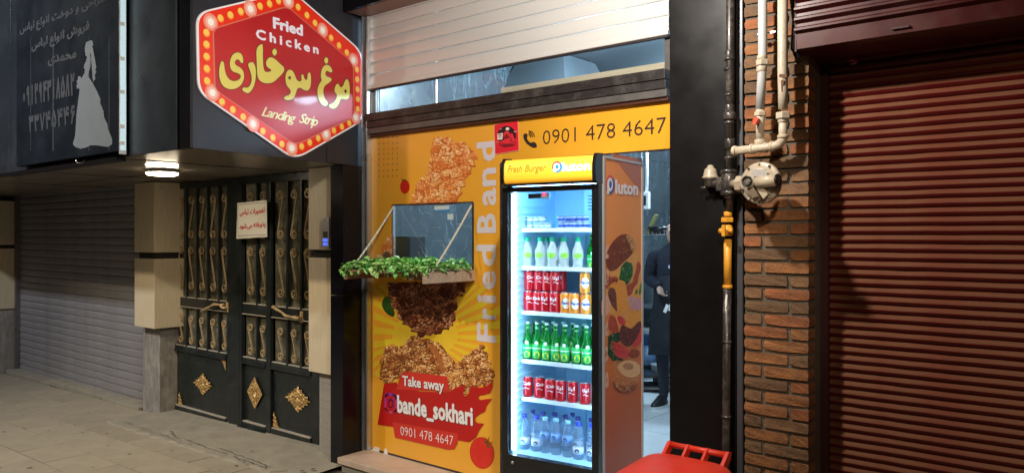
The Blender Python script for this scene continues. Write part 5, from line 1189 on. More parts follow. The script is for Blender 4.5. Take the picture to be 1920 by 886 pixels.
for i, px in enumerate((990, 1007, 1024.5, 1042, 1059, 1079.5, 1098.5)):
    u = cpos(px, 640, .13)[0]; put(gb, u, .13, .890, f'green lemon drink bottle on the fourth shelf, {ords[i]} from the left', 'green glass bottles')
    put(gb, u - .003, .215, .890, f'green lemon drink bottle of the back row, {ords[i]} from left', 'green glass bottles')
M_capb = mat('cap_blue', (.03, .06, .62), .4); M_capd = mat('cap_navy', (.05, .05, .32), .4); M_capw = mat('cap_sky', (.30, .62, .90), .4)
wb = make_water(M_capb, 0); wd = make_water(M_capd, 0); ww = make_water(M_capw, 1)
def d8(x): return 960 + x / 7.03
for i, (x, k) in enumerate(((170, wb), (325, wb), (450, ww), (585, ww), (738, ww), (890, wb), (1058, wb))):
    u = cpos(d8(x - 10), 820, .10)[0]; put(k, u, .10, .386, f'clear water bottle with {"sky blue" if k is ww else "blue"} cap, {ords[i]} in the front row', 'water bottles on the cooler floor')
for i, x in enumerate((272, 417, 552, 712, 788, 874, 1033)):
    yl = .21 if i != 4 else .26; u = cpos(d8(x - 4), 810, yl)[0]; put(wd, u, yl, .386, f'clear water bottle with dark blue cap, {ords[i]} in the back row', 'water bottles on the cooler floor')
# small cups on the top shelf
def make_cup(m1, m2):
    t = thing('yogurt_cup', (0, 0, 0), 'x', 'cup'); lathe_part([(.016, 0), (.022, .030), (.0235, .032)], 14, m1, 'cup_body', t); lathe_part([(.0242, .032), (.0242, .0345)], 14, m2, 'cup_lid', t); lathe_part([(.0182, .009), (.0212, .024)], 14, m2, 'cup_print', t); return t
cw = make_cup(clear('cup_clear', (.9, .97, 1), .1, (.7, .85, .9), .5), mat('cup_lid_white', (.72, .80, .84), .4)); cb = make_cup(mat('cup_white', (.75, .8, .9), .4), mat('cup_blue', (.03, .07, .36), .4))
for r_ in range(2):
    for i, px in enumerate((982, 993.5, 1005, 1016, 1028)):
        if r_ and i == 4: continue
        u = cpos(px, 415, .14)[0]; put(cw, u, .14, 1.634 + r_ * .0355, f'clear cup with pale lid, {ords[i]} from left, {"upper" if r_ else "lower"} row', 'clear cups on the top shelf')
    for i, px in enumerate((1053, 1064.5, 1076, 1087.5, 1099)):
        u = cpos(px, 415, .14)[0]; put(cb, u, .14, 1.634 + r_ * .0355, f'blue and white cup, {ords[i]} from left, {"upper" if r_ else "lower"} row', 'blue cups on the top shelf')

# ------------------------------------------------------------------ shop interior
M_tile = mat('dark_marble_tile', (.12, .14, .15), .3, col2=(.08, .10, .11), vscale=3, rvar=.08)
N = M_tile.node_tree.nodes; L = M_tile.node_tree.links; b = N['Principled BSDF']; prev = b.inputs['Base Color'].links[0].from_socket
tc = N.new('ShaderNodeTexCoord'); mpv = N.new('ShaderNodeMapping'); mpv.inputs['Rotation'].default_value = (.5, .9, .6); mpv.inputs['Scale'].default_value = (2.2, 2.2, .5); L.new(tc.outputs['Object'], mpv.inputs[0])
vn = N.new('ShaderNodeTexNoise'); vn.inputs['Scale'].default_value = 3.2; vn.inputs['Detail'].default_value = 4; vn.inputs['Distortion'].default_value = .8; L.new(mpv.outputs[0], vn.inputs['Vector'])
ab = N.new('ShaderNodeMath'); ab.operation = 'SUBTRACT'; ab.inputs[1].default_value = .5; L.new(vn.outputs[0], ab.inputs[0]); a2 = N.new('ShaderNodeMath'); a2.operation = 'ABSOLUTE'; L.new(ab.outputs[0], a2.inputs[0])
mr = N.new('ShaderNodeMapRange'); mr.inputs[1].default_value = 0; mr.inputs[2].default_value = .012; mr.inputs[3].default_value = .5; mr.inputs[4].default_value = 0; L.new(a2.outputs[0], mr.inputs[0])
mx = N.new('ShaderNodeMix'); mx.data_type = 'RGBA'; L.new(mr.outputs[0], mx.inputs[0]); L.new(prev, mx.inputs[6]); mx.inputs[7].default_value = (.38, .46, .52, 1); L.new(mx.outputs[2], b.inputs['Base Color'])
iw = setobj('interior_wall')
def tiles(axis, c, a0, a1, z0, z1, w_, h_, nrm):
    k = 0; a = a0
    while a < a1 - .01:
        z = z0; e = min(a + w_, a1)
        while z < z1 - .01:
            f_ = min(z + h_, z1); mb = MB()
            if axis == 'x': mb.box((c if nrm < 0 else c - .01, a + .0015, z + .0015), (c + .01 if nrm < 0 else c, e - .0015, f_ - .0015))
            else: mb.box((a + .0015, c, z + .0015), (e - .0015, c + .01, f_ - .0015))
            mb.build('wall_tile', M_tile, iw); z = f_
        a = e
tiles('x', -4.52, 3.9, 9.6, 0, 3.2, 1.2, .62, 1); tiles('y', 9.6, -4.52, -1.55, 0, 3.2, 1.1, .62, 1)
mb = MB(); mb.box((-4.56, 3.81, 0), (-4.532, 9.7, 3.25)); mb.box((-4.56, 9.612, 0), (-1.4, 9.7, 3.25)); mb.box((-1.54, 3.99, 0), (-1.4, 9.7, 3.25)); mb.build('wall_core', mat('wall_grey', (.25, .27, .29), .7), iw)
ic_ = MB().box((-4.56, 3.80, 3.2), (-1.4, 9.7, 3.3)).build('interior_ceiling', mat('ceiling_grey', (.07, .08, .09), .7)); ic_['kind'] = 'structure'
fl_ = setobj('shop_floor'); M_ft = mat('white_floor_tile', (.80, .84, .86), .22, var=.08, vscale=3, rvar=.08)
MB().box((-4.56, 3.77, -.06), (-1.5, 9.7, -.012)).build('grout_bed', mat('grout', (.2, .2, .2), .9), fl_)
for i in range(5):
    for j in range(10):
        x0 = -4.53 + i * .6; y0 = 3.77 + j * .6
        MB().box((x0 + .003, y0 + .003, -.012), (x0 + .597, y0 + .597, -.004)).build('floor_tile', M_ft, fl_)
def pt(px, py, Y): return at(px, py, (0, 1, 0), Y)
tag(MB().cyl(pt(1213, 255, 7.0), pt(1213, 378, 7.0), .018).build('conduit', M_white), 'white vertical conduit on the interior wall right of the cooler', 'conduit')
tag(MB().cyl(pt(1204, 255, 7.0), pt(1204, 378, 7.0), .014).build('conduit', M_white), 'thin white conduit close beside the cooler back edge', 'conduit')
p = pt(1212, 376, 6.98)
sb = thing('switch_box', p, 'white switch box with a dark front on the interior wall', 'switch box'); MB().box((p.x - .06, p.y - .04, p.z - .09), (p.x + .05, p.y, p.z + .09), bv=.008).build('box', M_white, sb); MB().box((p.x - .04, p.y - .046, p.z - .05), (p.x + .02, p.y - .04, p.z + .05)).build('dark_front', M_darkink, sb)
# range hood seen through the upper glass
hd_ = thing('range_hood', (-2.9, 6.0, 2.6), 'grey sheet metal cooking hood behind the upper glass', 'hood')
M_hood = mat('galvanised_sheet', (.17, .19, .205), .42, metal=.35, var=.15, vscale=2.5, rvar=.08)
q = [pt(978, 195, 5.2), pt(1130, 165, 5.2), pt(1090, 100, 5.2), pt(1080, 60, 5.2), pt(1010, 60, 5.2), pt(996, 120, 5.2)]
q2 = [v + Vector((0, 1.1, 0)) for v in (pt(978, 195, 5.2), pt(1130, 165, 5.2))]
hz = q[0].z - .18
mb = MB(); xL, xR_ = q[0].x - .55, q[1].x - .35
mb.add([(xL, 5.2, hz), (xR_, 5.2, hz), (xR_, 6.3, hz), (xL, 6.3, hz), (xL + .25, 5.5, 3.19), (xR_ - .25, 5.5, 3.19), (xR_ - .25, 6.0, 3.19), (xL + .25, 6.0, 3.19)], [(0, 1, 5, 4), (1, 2, 6, 5), (2, 3, 7, 6), (3, 0, 4, 7)])
mb.build('cone', M_hood, hd_)
MB().box((xL - .005, 5.19, hz - .06), (xR_ + .005, 6.31, hz)).build('rim', M_alu, hd_)
tag(MB().cyl((-4.3, 5.0, 2.62), (xL + .2, 5.6, 2.75), .11, 20).build('duct', M_hood), 'round steel duct running to the hood behind the upper glass', 'duct')
# dark box by the serving window
p = pt(741, 487, 3.86); p2 = pt(768, 443, 3.86)
dk = thing('speaker_box', (p.x, 3.86, p.z), 'dark fabric box standing inside the serving window behind the glass', 'box')
MB().box((p.x, 3.86, 1.37), (p2.x, 4.02, p2.z), bv=.006).build('body', mat('black_fabric', (.02, .025, .03), .7, bump=.4, bscale=120), dk); MB().box((p.x + .008, 3.857, 1.38), (p2.x - .008, 3.86, p2.z - .01)).build('front_grille', mat('grille', (.035, .045, .055), .5), dk)
tag(MB().box((-4.25, 3.81, 1.33), (-3.40, 4.2, 1.365)).build('inner_counter', M_wood2), 'brown counter board inside the serving window', 'counter')
# wire shelf, board, bench and bags behind the person
ws = thing('wire_shelf', pt(1230, 440, 7.6), 'thin wire shelf on the dark wall behind the person', 'shelf'); mb = MB()
a, b = pt(1205, 441, 7.6), pt(1262, 439, 7.6)
for dy in (0, -.06, -.12, -.18): mb.tube([a + Vector((0, dy, 0)), b + Vector((0, dy, 0))], .006, 6)
for i in range(9): v = a.lerp(b, i / 8); mb.tube([v, v + Vector((0, -.2, 0)), v + Vector((0, -.2, .07))], .004, 5)
mb.build('wires', M_alu, ws)
a, b = pt(1215, 438, 7.45), pt(1231, 402, 7.45); mb = MB(); mb.obox((a + b) / 2, (b - a) / 2, Vector((.018, 0, -.008)), Vector((0, .02, 0))); tag(mb.build('cutting_board', mat('olive_board', (.32, .30, .12), .5)), 'olive cutting board leaning on the wire shelf', 'board')
a = pt(1240, 440, 7.5); tag(MB().lathe([(.05, 0), (.14, .05), (.15, .09)], 18, a).build('black_pan', M_cbk), 'black pan on the wire shelf behind the person', 'pan')
ben = thing('steel_bench', (-3.6, 7.9, 0), 'low steel bench with shelves behind the person', 'bench')
bx0, bx1 = pt(1196, 600, 7.9).x - .5, pt(1262, 600, 7.9).x + .4
for z in (.78, .42, .16): MB().box((bx0, 7.6, z), (bx1, 8.2, z + .03)).build('shelf_board', M_hood, ben)
for x in (bx0, bx1 - .04, pt(1246, 600, 7.6).x):
    for y in (7.6, 8.16): MB().box((x, y, 0), (x + .04, y + .04, .78)).build('leg', M_hood, ben)
for nme, px, py, Y, s, c, lab, cat in (('blue_bag', 1214, 668, 7.55, .09, (.10, .18, .30), 'pale blue plastic bag on the low shelf behind the person', 'bag'), ('storage_tub', 1228, 640, 7.7, .17, (.02, .05, .13), 'dark blue tub on the bench under the apron', 'tub'), ('white_carton', 1208, 628, 7.7, .09, (.35, .37, .36), 'pale carton at the left end of the bench', 'carton'), ('bucket', 1236, 712, 7.3, .09, (.40, .45, .5), 'grey white bucket on the floor beside the shoe', 'bucket')):
    c0 = pt(px, py, Y); mb = MB()
    if cat == 'bag': mb.lathe([(.02, -.09), (s, -.07), (s * 1.1, .0), (s * .7, .07), (s * .3, .12)], 10, c0)
    elif cat == 'bucket': mb.lathe([(s * .7, 0), (s, .22), (s * 1.05, .23), (s * .92, .22), (s * .65, .02)], 18, (c0.x, c0.y, 0))
    else: mb.box((c0.x - s, c0.y - s * .7, c0.z - .08), (c0.x + s, c0.y + s * .7, c0.z + .09), bv=.02)
    tag(mb.build(nme, mat(nme + '_m', c, .4, var=.3, vscale=14)), lab, cat)
rk = thing('floor_rack', pt(1222, 715, 7.0), 'dark low rack of trays on the white floor left of the shoe', 'rack'); 
for i, (py, dx) in enumerate(((700, 0), (722, -.05))):
    c0 = pt(1216, py, 7.1); mb = MB(); mb.obox(c0, Vector((.26, .05, .03)), Vector((-.03, .2, 0)), Vector((0, 0, .012))); mb.build('tray', M_cbk if i == 0 else M_alugrey, rk)
for dx in (-.22, .2): MB().box((c0.x + dx, 7.0, 0), (c0.x + dx + .03, 7.2, c0.z + .1)).build('leg', M_cbk, rk)

# ------------------------------------------------------------------ person
PP = Vector((-3.35, 6.45, -.004))
pe = thing('person', PP, 'person in dark hooded top and long black apron holding a white slip in the doorway', 'person')
M_skin = mat('skin', (.52, .33, .25), .5, var=.1); M_top = mat('navy_hoodie', (.016, .021, .036), .85, var=.35, vscale=9, bump=.6, bscale=35, stretch=(1, 1, 3)); M_apron = mat('black_apron', (.010, .012, .018), .8, bump=.4, bscale=20); M_hair = mat('dark_hair', (.012, .010, .010), .6)
def skinned(name, verts, edges, radii, m, parent, sub=2, root=0):
    me = bpy.data.meshes.new(name); me.from_pydata([Vector(v) for v in verts], edges, []); me.materials.append(m)
    o = bpy.data.objects.new(name, me); COL.objects.link(o); o.parent = parent
    o.modifiers.new('skin', 'SKIN'); s = o.modifiers.new('sub', 'SUBSURF'); s.levels = s.render_levels = sub
    for i, r in enumerate(radii):
        r = r if isinstance(r, tuple) else (r, r); me.skin_vertices[0].data[i].radius = r; me.skin_vertices[0].data[i].use_root = (i == root)
    o.modifiers['skin'].use_smooth_shade = True; return o
k = lambda x, z: None
# person-local frame: -Y faces the street, picture-left is -X
hand_w = pt(1237, 548, 6.25) - PP; slip = pt(1249, 578, 6.18) - PP
shx = -.225
B = [(0, 0, .93), (0, .01, 1.12), (0, .02, 1.32), (0, .015, 1.43), (0, -.005, 1.52), (0, -.02, 1.60), (0, -.02, 1.70),       # 0-6 pelvis..head
     (shx, .01, 1.41), (shx - .055, .03, 1.16), (hand_w.x - .035, hand_w.y + .04, hand_w.z + .07),                                  # 7-9 arm at picture left
     (-shx, .01, 1.41), (-shx + .06, .03, 1.16), (.20, -.18, 1.02),                                                              # 10-12 other arm
     (-.10, 0, .88), (-.12, -.03, .50), (-.13, .03, .09), (-.13, -.12, .04), (.10, 0, .88), (.12, 0, .50), (.13, .05, .09), (.13, -.10, .04)]
E_ = [(0, 1), (1, 2), (2, 3), (3, 4), (4, 5), (5, 6), (3, 7), (7, 8), (8, 9), (3, 10), (10, 11), (11, 12), (0, 13), (13, 14), (14, 15), (15, 16), (0, 17), (17, 18), (18, 19), (19, 20)]
Rr = [(.20, .14), (.19, .13), (.21, .14), (.11, .08), (.055, .06), (.075, .09), (.075, .09), .088, .068, .042, .088, .068, .042, .10, .065, .045, .035, .10, .065, .045, .035]
skinned('body', B, E_, Rr, M_top, pe)
hv = [(0, -.005, 1.50), (0, -.02, 1.57), (0, -.025, 1.64), (0, -.02, 1.715)]
skinned('face', hv, [(0, 1), (1, 2), (2, 3)], [(.052, .055), (.068, .082), (.078, .098), (.07, .088)], M_skin, pe)
skinned('hair', [(0, .02, 1.60), (0, .02, 1.68), (0, .0, 1.745)], [(0, 1), (1, 2)], [(.078, .075), (.084, .098), (.066, .085)], M_hair, pe)
skinned('beard', [(0, -.055, 1.555), (0, -.07, 1.585)], [(0, 1)], [(.05, .035), (.06, .035)], M_hair, pe, 1)
skinned('nose', [(0, -.11, 1.665), (0, -.132, 1.625)], [(0, 1)], [.010, .014], M_skin, pe, 1)
for s in (-1, 1):
    MB().lathe([(.001, 0), (.011, .004), (.001, .010)], 10, (s * .030, -.112, 1.665), (0, -1, 0)).build('eye', M_darkink, pe, local=True)
    skinned('ear', [(s * .085, .0, 1.66), (s * .088, .005, 1.62)], [(0, 1)], [.014, .010], M_skin, pe, 1)
skinned('hood', [(-.09, .06, 1.50), (0, .10, 1.52), (.09, .06, 1.50)], [(0, 1), (1, 2)], [.05, .06, .05], M_top, pe, root=1)
mb = MB(); pr = [(.265, .18, .50), (.26, .18, .66), (.245, .165, .85), (.215, .155, 1.0), (.20, .15, 1.22)]; vs = []; fs = []; n = 20
for w_, d_, z in pr:
    for i in range(n): a = 2 * math.pi * i / n; vs.append((w_ * math.cos(a) * (1 + .03 * math.sin(a * 7)), d_ * math.sin(a) * (1 + .04 * math.sin(a * 5 + z * 4)) - .005, z + .015 * math.sin(a * 3)))
for k_ in range(len(pr) - 1):
    for i in range(n): j = (i + 1) % n; fs.append((k_ * n + i, k_ * n + j, (k_ + 1) * n + j, (k_ + 1) * n + i))
mb.add(vs, fs, 0, True); o = mb.build('apron', M_apron, pe, local=True); o.modifiers.new('s', 'SOLIDIFY').thickness = .008
MB().add([(.02, -.172, 1.30), (.07, -.170, 1.30), (.07, -.172, 1.325), (.02, -.172, 1.33)], [(0, 1, 2, 3)]).build('chest_logo', mat('logo_pale', (.5, .5, .75), .5), pe, local=True)
def hand(base, d, side, parent, name):
    base = Vector(base); d = Vector(d).normalized(); s = Vector(side); s = (s - d * s.dot(d)).normalized(); nrm = d.cross(s)
    vs = [base, base + d * .035, base + d * .07]; es = [(0, 1), (1, 2)]; rr = [(.022, .028), (.038, .018), (.036, .016)]
    for i, (off, L) in enumerate(((-.030, .075), (-.010, .085), (.010, .080), (.029, .062))):
        p0 = base + d * .07 + s * off; i0 = len(vs); curl = nrm * (-1)
        vs += [p0 + d * L * .25, p0 + d * L * .55 + curl * L * .22, p0 + d * L * .72 + curl * L * .55]; es += [(2, i0), (i0, i0 + 1), (i0 + 1, i0 + 2)]; rr += [.0105, .0095, .008]
    i0 = len(vs); vs += [base + d * .025 - s * .040, base + d * .055 - s * .055 - nrm * .02, base + d * .082 - s * .048 - nrm * .035]; es += [(1, i0), (i0, i0 + 1), (i0 + 1, i0 + 2)]; rr += [.013, .0115, .009]
    return skinned(name, vs, es, rr, M_skin, parent, 1, 1)
wr_ = Vector((hand_w.x - .03, hand_w.y + .035, hand_w.z + .055))
hand(wr_, Vector((slip.x, slip.y, slip.z)) - wr_, (0, -1, -.2), pe, 'hand'); hand((.20, -.19, 1.01), (-.3, -.6, -.3), (1, 0, 0), pe, 'hand')
cf = MB(); cf.cyl(wr_ + Vector((-.012, .015, .03)), wr_ + Vector((-.002, .003, .0)), .040, 14, r2=.036); cf.build('cuff', M_top, pe, local=True)
for x, y, r_ in ((-.13, -.06, 0), (.13, -.03, 0)):
    mb = MB(); vs = []; fs = []; n = 18
    for kz, (sc, z) in enumerate(((1, 0), (1.02, .028), (.97, .045), (.72, .085), (.45, .11))):
        for i in range(n): a = 2 * math.pi * i / n; vs.append((x + .052 * sc * math.cos(a), y + .14 * sc * math.sin(a) * (1 if kz < 3 else .8) + (.03 if kz > 2 else 0), z))
    for k_ in range(4):
        for i in range(n): j = (i + 1) % n; fs.append((k_ * n + i, k_ * n + j, (k_ + 1) * n + j, (k_ + 1) * n + i))
    fs += [tuple(range(n)), tuple(4 * n + i for i in range(n))]
    me_ = MB(); me_.add(vs, fs, 0, True); me_.m = [1 if i < n else 0 for i in range(len(fs))]; me_.build('shoe', [mat('shoe_black', (.012, .013, .015), .5), M_white], pe, local=True)
slw = slip + PP; mb = MB()
mb.obox(slw, Vector((.016, 0, .035)), Vector((.014, 0, -.006)), Vector((0, .002, 0))); mb.obox(slw + Vector((.04, .0, .012)), Vector((.008, 0, .03)), Vector((.012, 0, -.003)), Vector((0, .002, 0)))
tag(mb.build('paper_slip', M_white), 'small folded white paper slip held in the hand of the person', 'paper')

# ------------------------------------------------------------------ dark column right of the doorway
dc = thing('dark_column', (-1.7, 3.53, gz(-1.7)), 'dark clad column between the doorway and the gas pipes', 'column')
MB().box((-1.866, 3.53, gz(-1.8) - .03), (-1.558, 3.90, 3.95), bv=.004).build('cladding', M_column, dc)
MB().box((-1.556, 3.62, gz(-1.5) - .03), (-1.463, 3.80, 3.95)).build('recess_strip', M_stone_gap, dc)
MB().box((-1.510, 3.535, .02), (-1.482, 3.56, 3.95), bv=.002).build('metal_channel', mat('grey_channel', (.10, .105, .12), .4, metal=.5), dc)

# ------------------------------------------------------------------ brick pier
bk = thing('brick_pier', (-1.38, 3.53, gz(-1.4)), 'orange brick pier between the dark column and the red shutter', 'pier')
BX0, BX1, YBf = -1.465, -1.166, 3.52
MB().box((BX0, YBf + .010, -.1), (BX1 - .006, 3.80, 3.9)).build('mortar_core', M_mortar, bk)
def brick_mesh(W, seed):
    rs = random.Random(seed); bm = bmesh.new(); bmesh.ops.create_cube(bm, size=1)
    bmesh.ops.subdivide_edges(bm, edges=bm.edges[:], cuts=2, use_grid_fill=True)
    for v in bm.verts:
        c = v.co; e = sum(1 for q in (c.x, c.z) if abs(q) > .49)
        x, y, z = c.x * W, c.y * .09, c.z * .0462
        if e == 2: x *= .97; z *= .955
        v.co = Vector((x + rs.uniform(-.0014, .0014), y + rs.uniform(-.0016, .0016) + (.003 if e == 2 and y < 0 else 0), z + rs.uniform(-.0013, .0013)))
    me = bpy.data.meshes.new('brick'); bm.to_mesh(me); bm.free(); me.materials.append(BR[0]); return me
bl = [brick_mesh(.204, 20 + i) for i in range(6)]; bs = [brick_mesh(.080, 40 + i) for i in range(6)]
rb = random.Random(21); z = -.06; row = 0; O3 = Vector((-1.38, 3.53, gz(-1.4)))
while z < 3.2:
    lay = [(.204, BX0 + .102), (.080, BX1 - .040)] if row % 2 == 0 else [(.080, BX0 + .040), (.204, BX1 - .102)]
    for wd_, xc in lay:
        me = rb.choice(bl if wd_ > .1 else bs)
        place(me, 'brick', bk, Vector((xc + rb.uniform(-.002, .002), YBf + .045 - .002 + rb.uniform(-.004, .004), z + rb.uniform(-.001, .001))) - O3, (rb.uniform(-.02, .02), rb.uniform(-.008, .008), rb.choice((0, math.pi)) + rb.uniform(-.012, .012)), rb.choices(BR, (5, 3, 3, 3))[0])
    z += .0603; row += 1

# ------------------------------------------------------------------ red roller shutter and its hood
rsx = thing('roller_shutter', (-.2, 3.73, 0), 'closed dusty red roller shutter at the right beside the brick pier', 'shutter')
PR = [(.0, 0), (-.005, .003), (-.011, .0095), (-.0148, .0167), (-.0152, .0195), (-.0138, .0247), (-.0076, .0338), (.0, .0397)]
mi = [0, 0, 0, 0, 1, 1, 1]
mb = MB(); Lr = 2.6; nP = len(PR)
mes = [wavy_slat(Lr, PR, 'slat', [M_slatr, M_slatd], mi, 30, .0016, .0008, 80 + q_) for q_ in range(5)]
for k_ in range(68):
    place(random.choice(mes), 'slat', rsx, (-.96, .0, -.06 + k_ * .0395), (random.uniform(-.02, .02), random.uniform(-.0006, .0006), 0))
MB().box((-1.172, 3.70, -.1), (-1.135, 3.80, 2.9)).build('guide_rail', mat('rail_dark_red', (.05, .008, .008), .6), rsx)
rh = thing('shutter_hood', (-.2, 3.42, 2.42), 'dark red ribbed metal hood above the red roller shutter', 'shutter hood')
prh = [(3.68, 2.395), (3.46, 2.412), (3.425, 2.420), (3.423, 2.485)]
z = 2.485
while z < 3.0:
    prh += [(3.400, z + .012), (3.400, z + .021), (3.423, z + .032), (3.423, z + .044)]; z += .0457
mb = MB(); n = len(prh); vs = [(-1.19, y, zz) for y, zz in prh] + [(1.6, y, zz) for y, zz in prh]
mb.add(vs, [(i, i + 1, n + i + 1, n + i) for i in range(n - 1)], 0); mb.m = [0] * (n - 1)
mb.build('ribbed_sheet', mat('hood_red', (.075, .005, .005), .42, spec=.3, col2=(.04, .004, .004), vscale=4, dirt=(.085, .03, .022), dscale=5, damt=.5, rvar=.12), rh)
MB().box((-1.194, 3.422, 2.41), (-1.187, 3.73, 3.1)).build('end_plate', MT['rail_dark_red'], rh)
p = at(1690, 52, (0, 1, 0), 3.42); MB().box((p.x - .036, 3.412, p.z - .004), (p.x + .03, 3.423, p.z + .004)).build('latch', MT['rail_dark_red'], rh)
cab = MB(); a = pt(1484, -10, 3.475); b = pt(1486, 92, 3.475); c = pt(1500, 108, 3.475); d = pt(1497, 60, 3.475)
cab.tube([a, (a + b) / 2 + Vector((.01, 0, 0)), b, c], .010, 8); cab.tube([pt(1493, -10, 3.465), d, pt(1488, 100, 3.465), pt(1494, 112, 3.475)], .005, 6); tag(cab.build('cable', M_cbk), 'black cables hanging between the brick pier and the red hood', 'cable')
bt = MB(); bt.add([pt(1480, 95, 3.50), pt(1491, 98, 3.50), pt(1487, 110, 3.50), pt(1484, 118, 3.51), pt(1482, 110, 3.51)], [(0, 1, 2, 3, 4)]); 

# ------------------------------------------------------------------ gas pipes and regulator
M_pblk = mat('black_pipe_paint', (.030, .026, .024), .38, var=.3, dirt=(.28, .24, .2), dscale=22, damt=.4, rvar=.1, coat=.2)
M_pcr = mat('cream_pipe_paint', (.48, .42, .33), .45, col2=(.50, .42, .31), vscale=5, dirt=(.22, .15, .09), dscale=10, damt=.55, bump=.15, rvar=.1)
M_pwh = mat('grey_white_pipe', (.48, .49, .49), .4, var=.15, vscale=6, dirt=(.32, .26, .2), dscale=12, damt=.4)
M_pyel = mat('yellow_pipe_paint', (.78, .36, .03), .42, var=.2, vscale=14, dirt=(.25, .12, .03), dscale=20, damt=.4)
M_reg = mat('regulator_beige', (.31, .265, .195), .42, col2=(.44, .37, .27), vscale=7, dirt=(.24, .18, .12), dscale=12, damt=.45, coat=.2, rvar=.1)
YP = 3.49
def hexnut(mb, c, ax, r, L, mi=0): mb.lathe([(r * .9, -L / 2), (r, -L / 2 + .003), (r, L / 2 - .003), (r * .9, L / 2)], 6, c, ax, mi, smooth=False)
def vring(mb, px, py, Y, r, L):
    p = pt(px, py, Y); mb.lathe([(r * .92, -L / 2), (r, -L / 2 + .003), (r, L / 2 - .003), (r * .92, L / 2)], 16, p)
ri = thing('gas_riser', pt(1367, 860, YP), 'black gas riser pipe beside the dark column, with a yellow valve section', 'gas pipe')
mb = MB(); mb.tube([pt(1371, -260, YP), pt(1369, 100, YP), pt(1368, 396, YP)], .0195, 16); mb.build('upper_pipe', M_pblk, ri)
mb = MB(); mb.tube([pt(1363.5, 539, YP), pt(1362, 700, YP), pt(1361, 880, YP), pt(1361, 1010, YP)], .0195, 16); mb.build('lower_pipe', M_pblk, ri)
for py, r, L in ((104, .023, .045), (111, .025, .014), (178, .023, .012), (206, .0225, .05), (218, .029, .034), (230, .024, .014), (270, .024, .05), (296, .024, .012), (366, .027, .03)): mb = MB(); vring(mb, 1368, py, YP, r, L); mb.build('coupling', M_pblk, ri)
mb = MB(); vring(mb, 1366, 342, YP, .034, .11); vring(mb, 1366, 322, YP, .038, .02); vring(mb, 1366, 362, YP, .038, .022); mb.build('tee', M_pblk, ri)
mb = MB(); mb.tube([pt(1364.5, 448, YP), pt(1364, 538, YP)], .0185, 16); vring(mb, 1364, 537, YP, .0235, .016); vring(mb, 1365, 401, YP, .020, .022); mb.build('yellow_pipe', M_pyel, ri)
va = MB(); hexnut(va, pt(1364, 412, YP), (0, 0, 1), .031, .024); va.lathe([(.024, -.022), (.029, -.01), (.029, .01), (.022, .03)], 14, pt(1363, 433, YP)); va.cyl(pt(1363, 433, YP), pt(1363, 433, YP) + Vector((-.01, -.05, 0)), .014)
q = pt(1357, 430, YP - .05); va.obox(q + Vector((0, 0, -.005)), (.008, 0, 0), (0, .006, 0), (0, 0, .026)); q = pt(1369, 432, YP - .03); va.lathe([(.013, -.004), (.013, .004)], 6, q, (0, 1, 0)); va.build('valve', M_pyel, ri)
mb = MB(); mb.add([pt(1361, 550, YP - .0205), pt(1364, 553, YP - .0208), pt(1363, 572, YP - .0208), pt(1360, 582, YP - .0205), pt(1359, 565, YP - .0205)], [(0, 1, 2, 3, 4)]); mb.build('paint_chip', M_white, ri)
for py in (130, 640, 780): MB().lathe([(.022, -.006), (.024, 0), (.022, .006)], 14, pt(1367 - py * .007, py, YP)).build('clamp', M_pblk, ri)
# relief valve to the left
rv = thing('relief_valve', pt(1331, 345, YP), 'small beige relief valve with a cone cap left of the gas riser', 'valve')
c = pt(1332, 332, YP); mb = MB(); mb.lathe([(.040, -.006), (.042, 0), (.034, .006), (.032, .022), (.026, .040), (.016, .046), (.014, .056), (.004, .060)], 20, c); mb.build('cap', M_reg, rv)
mb = MB(); mb.lathe([(.022, -.05), (.028, -.04), (.034, -.012), (.040, -.006)], 18, c); mb.cyl(pt(1338, 344, YP), pt(1360, 344, YP), .024); mb.cyl(c + Vector((-.01, 0, -.05)), c + Vector((-.045, -.01, -.05)), .007); mb.box((c.x + .040, YP - .03, c.z - .07), (c.x + .07, YP + .03, c.z - .005), bv=.004); mb.build('body', M_pblk, rv)
# regulator disc
cR = pt(1427, 343, 3.34); R_ = .093
rg_ = thing('gas_regulator', cR, 'round beige gas regulator with a label plate in front of the bricks', 'gas regulator')
nx = Vector((-.10, -1, .05)).normalized()
mb = MB(); mb.lathe([(.05, -.075), (.075, -.05), (R_ * .9, -.02), (R_, -.012), (R_, .012), (R_ * .93, .014), (R_ * .80, .016), (R_ * .76, .026), (R_ * .60, .034), (.001, .036)], 40, cR, nx, caps=False); mb.build('housing', M_reg, rg_)
for i in range(10):
    a = 2 * math.pi * i / 10 + .2; X_ = nx.orthogonal().normalized(); Y_ = nx.cross(X_); q = cR + (X_ * math.cos(a) + Y_ * math.sin(a)) * R_ * .90
    mb = MB(); hexnut(mb, q + nx * .018, nx, .006, .010); mb.build('bolt', M_pblk if i % 2 else M_reg, rg_)
mb = MB(); mb.cyl(cR + nx * .03 + Vector((-.02, 0, .0)), cR + nx * .085 + Vector((-.02, 0, .0)), .026, 20); mb.build('spring_tower', M_reg, rg_)
mb = MB(); q = cR + nx * .087 + Vector((-.02, 0, 0)); mb.lathe([(.025, -.006), (.025, .004), (.018, .004), (.017, -.002), (.002, -.002)], 20, q, nx, caps=False); mb.build('black_plug', M_cbk, rg_)
mb = MB(); a = cR + nx * .055 + Vector((.01, 0, -.004)); b = cR + nx * .060 + Vector((.105, -.01, .002)); mb.cyl(a, b, .026, 20); mb.build('vent_spout', M_reg, rg_); mb = MB(); mb.cyl(b, b + (b - a).normalized() * .006, .0275, 20); mb.build('spout_ring', M_cbk, rg_)
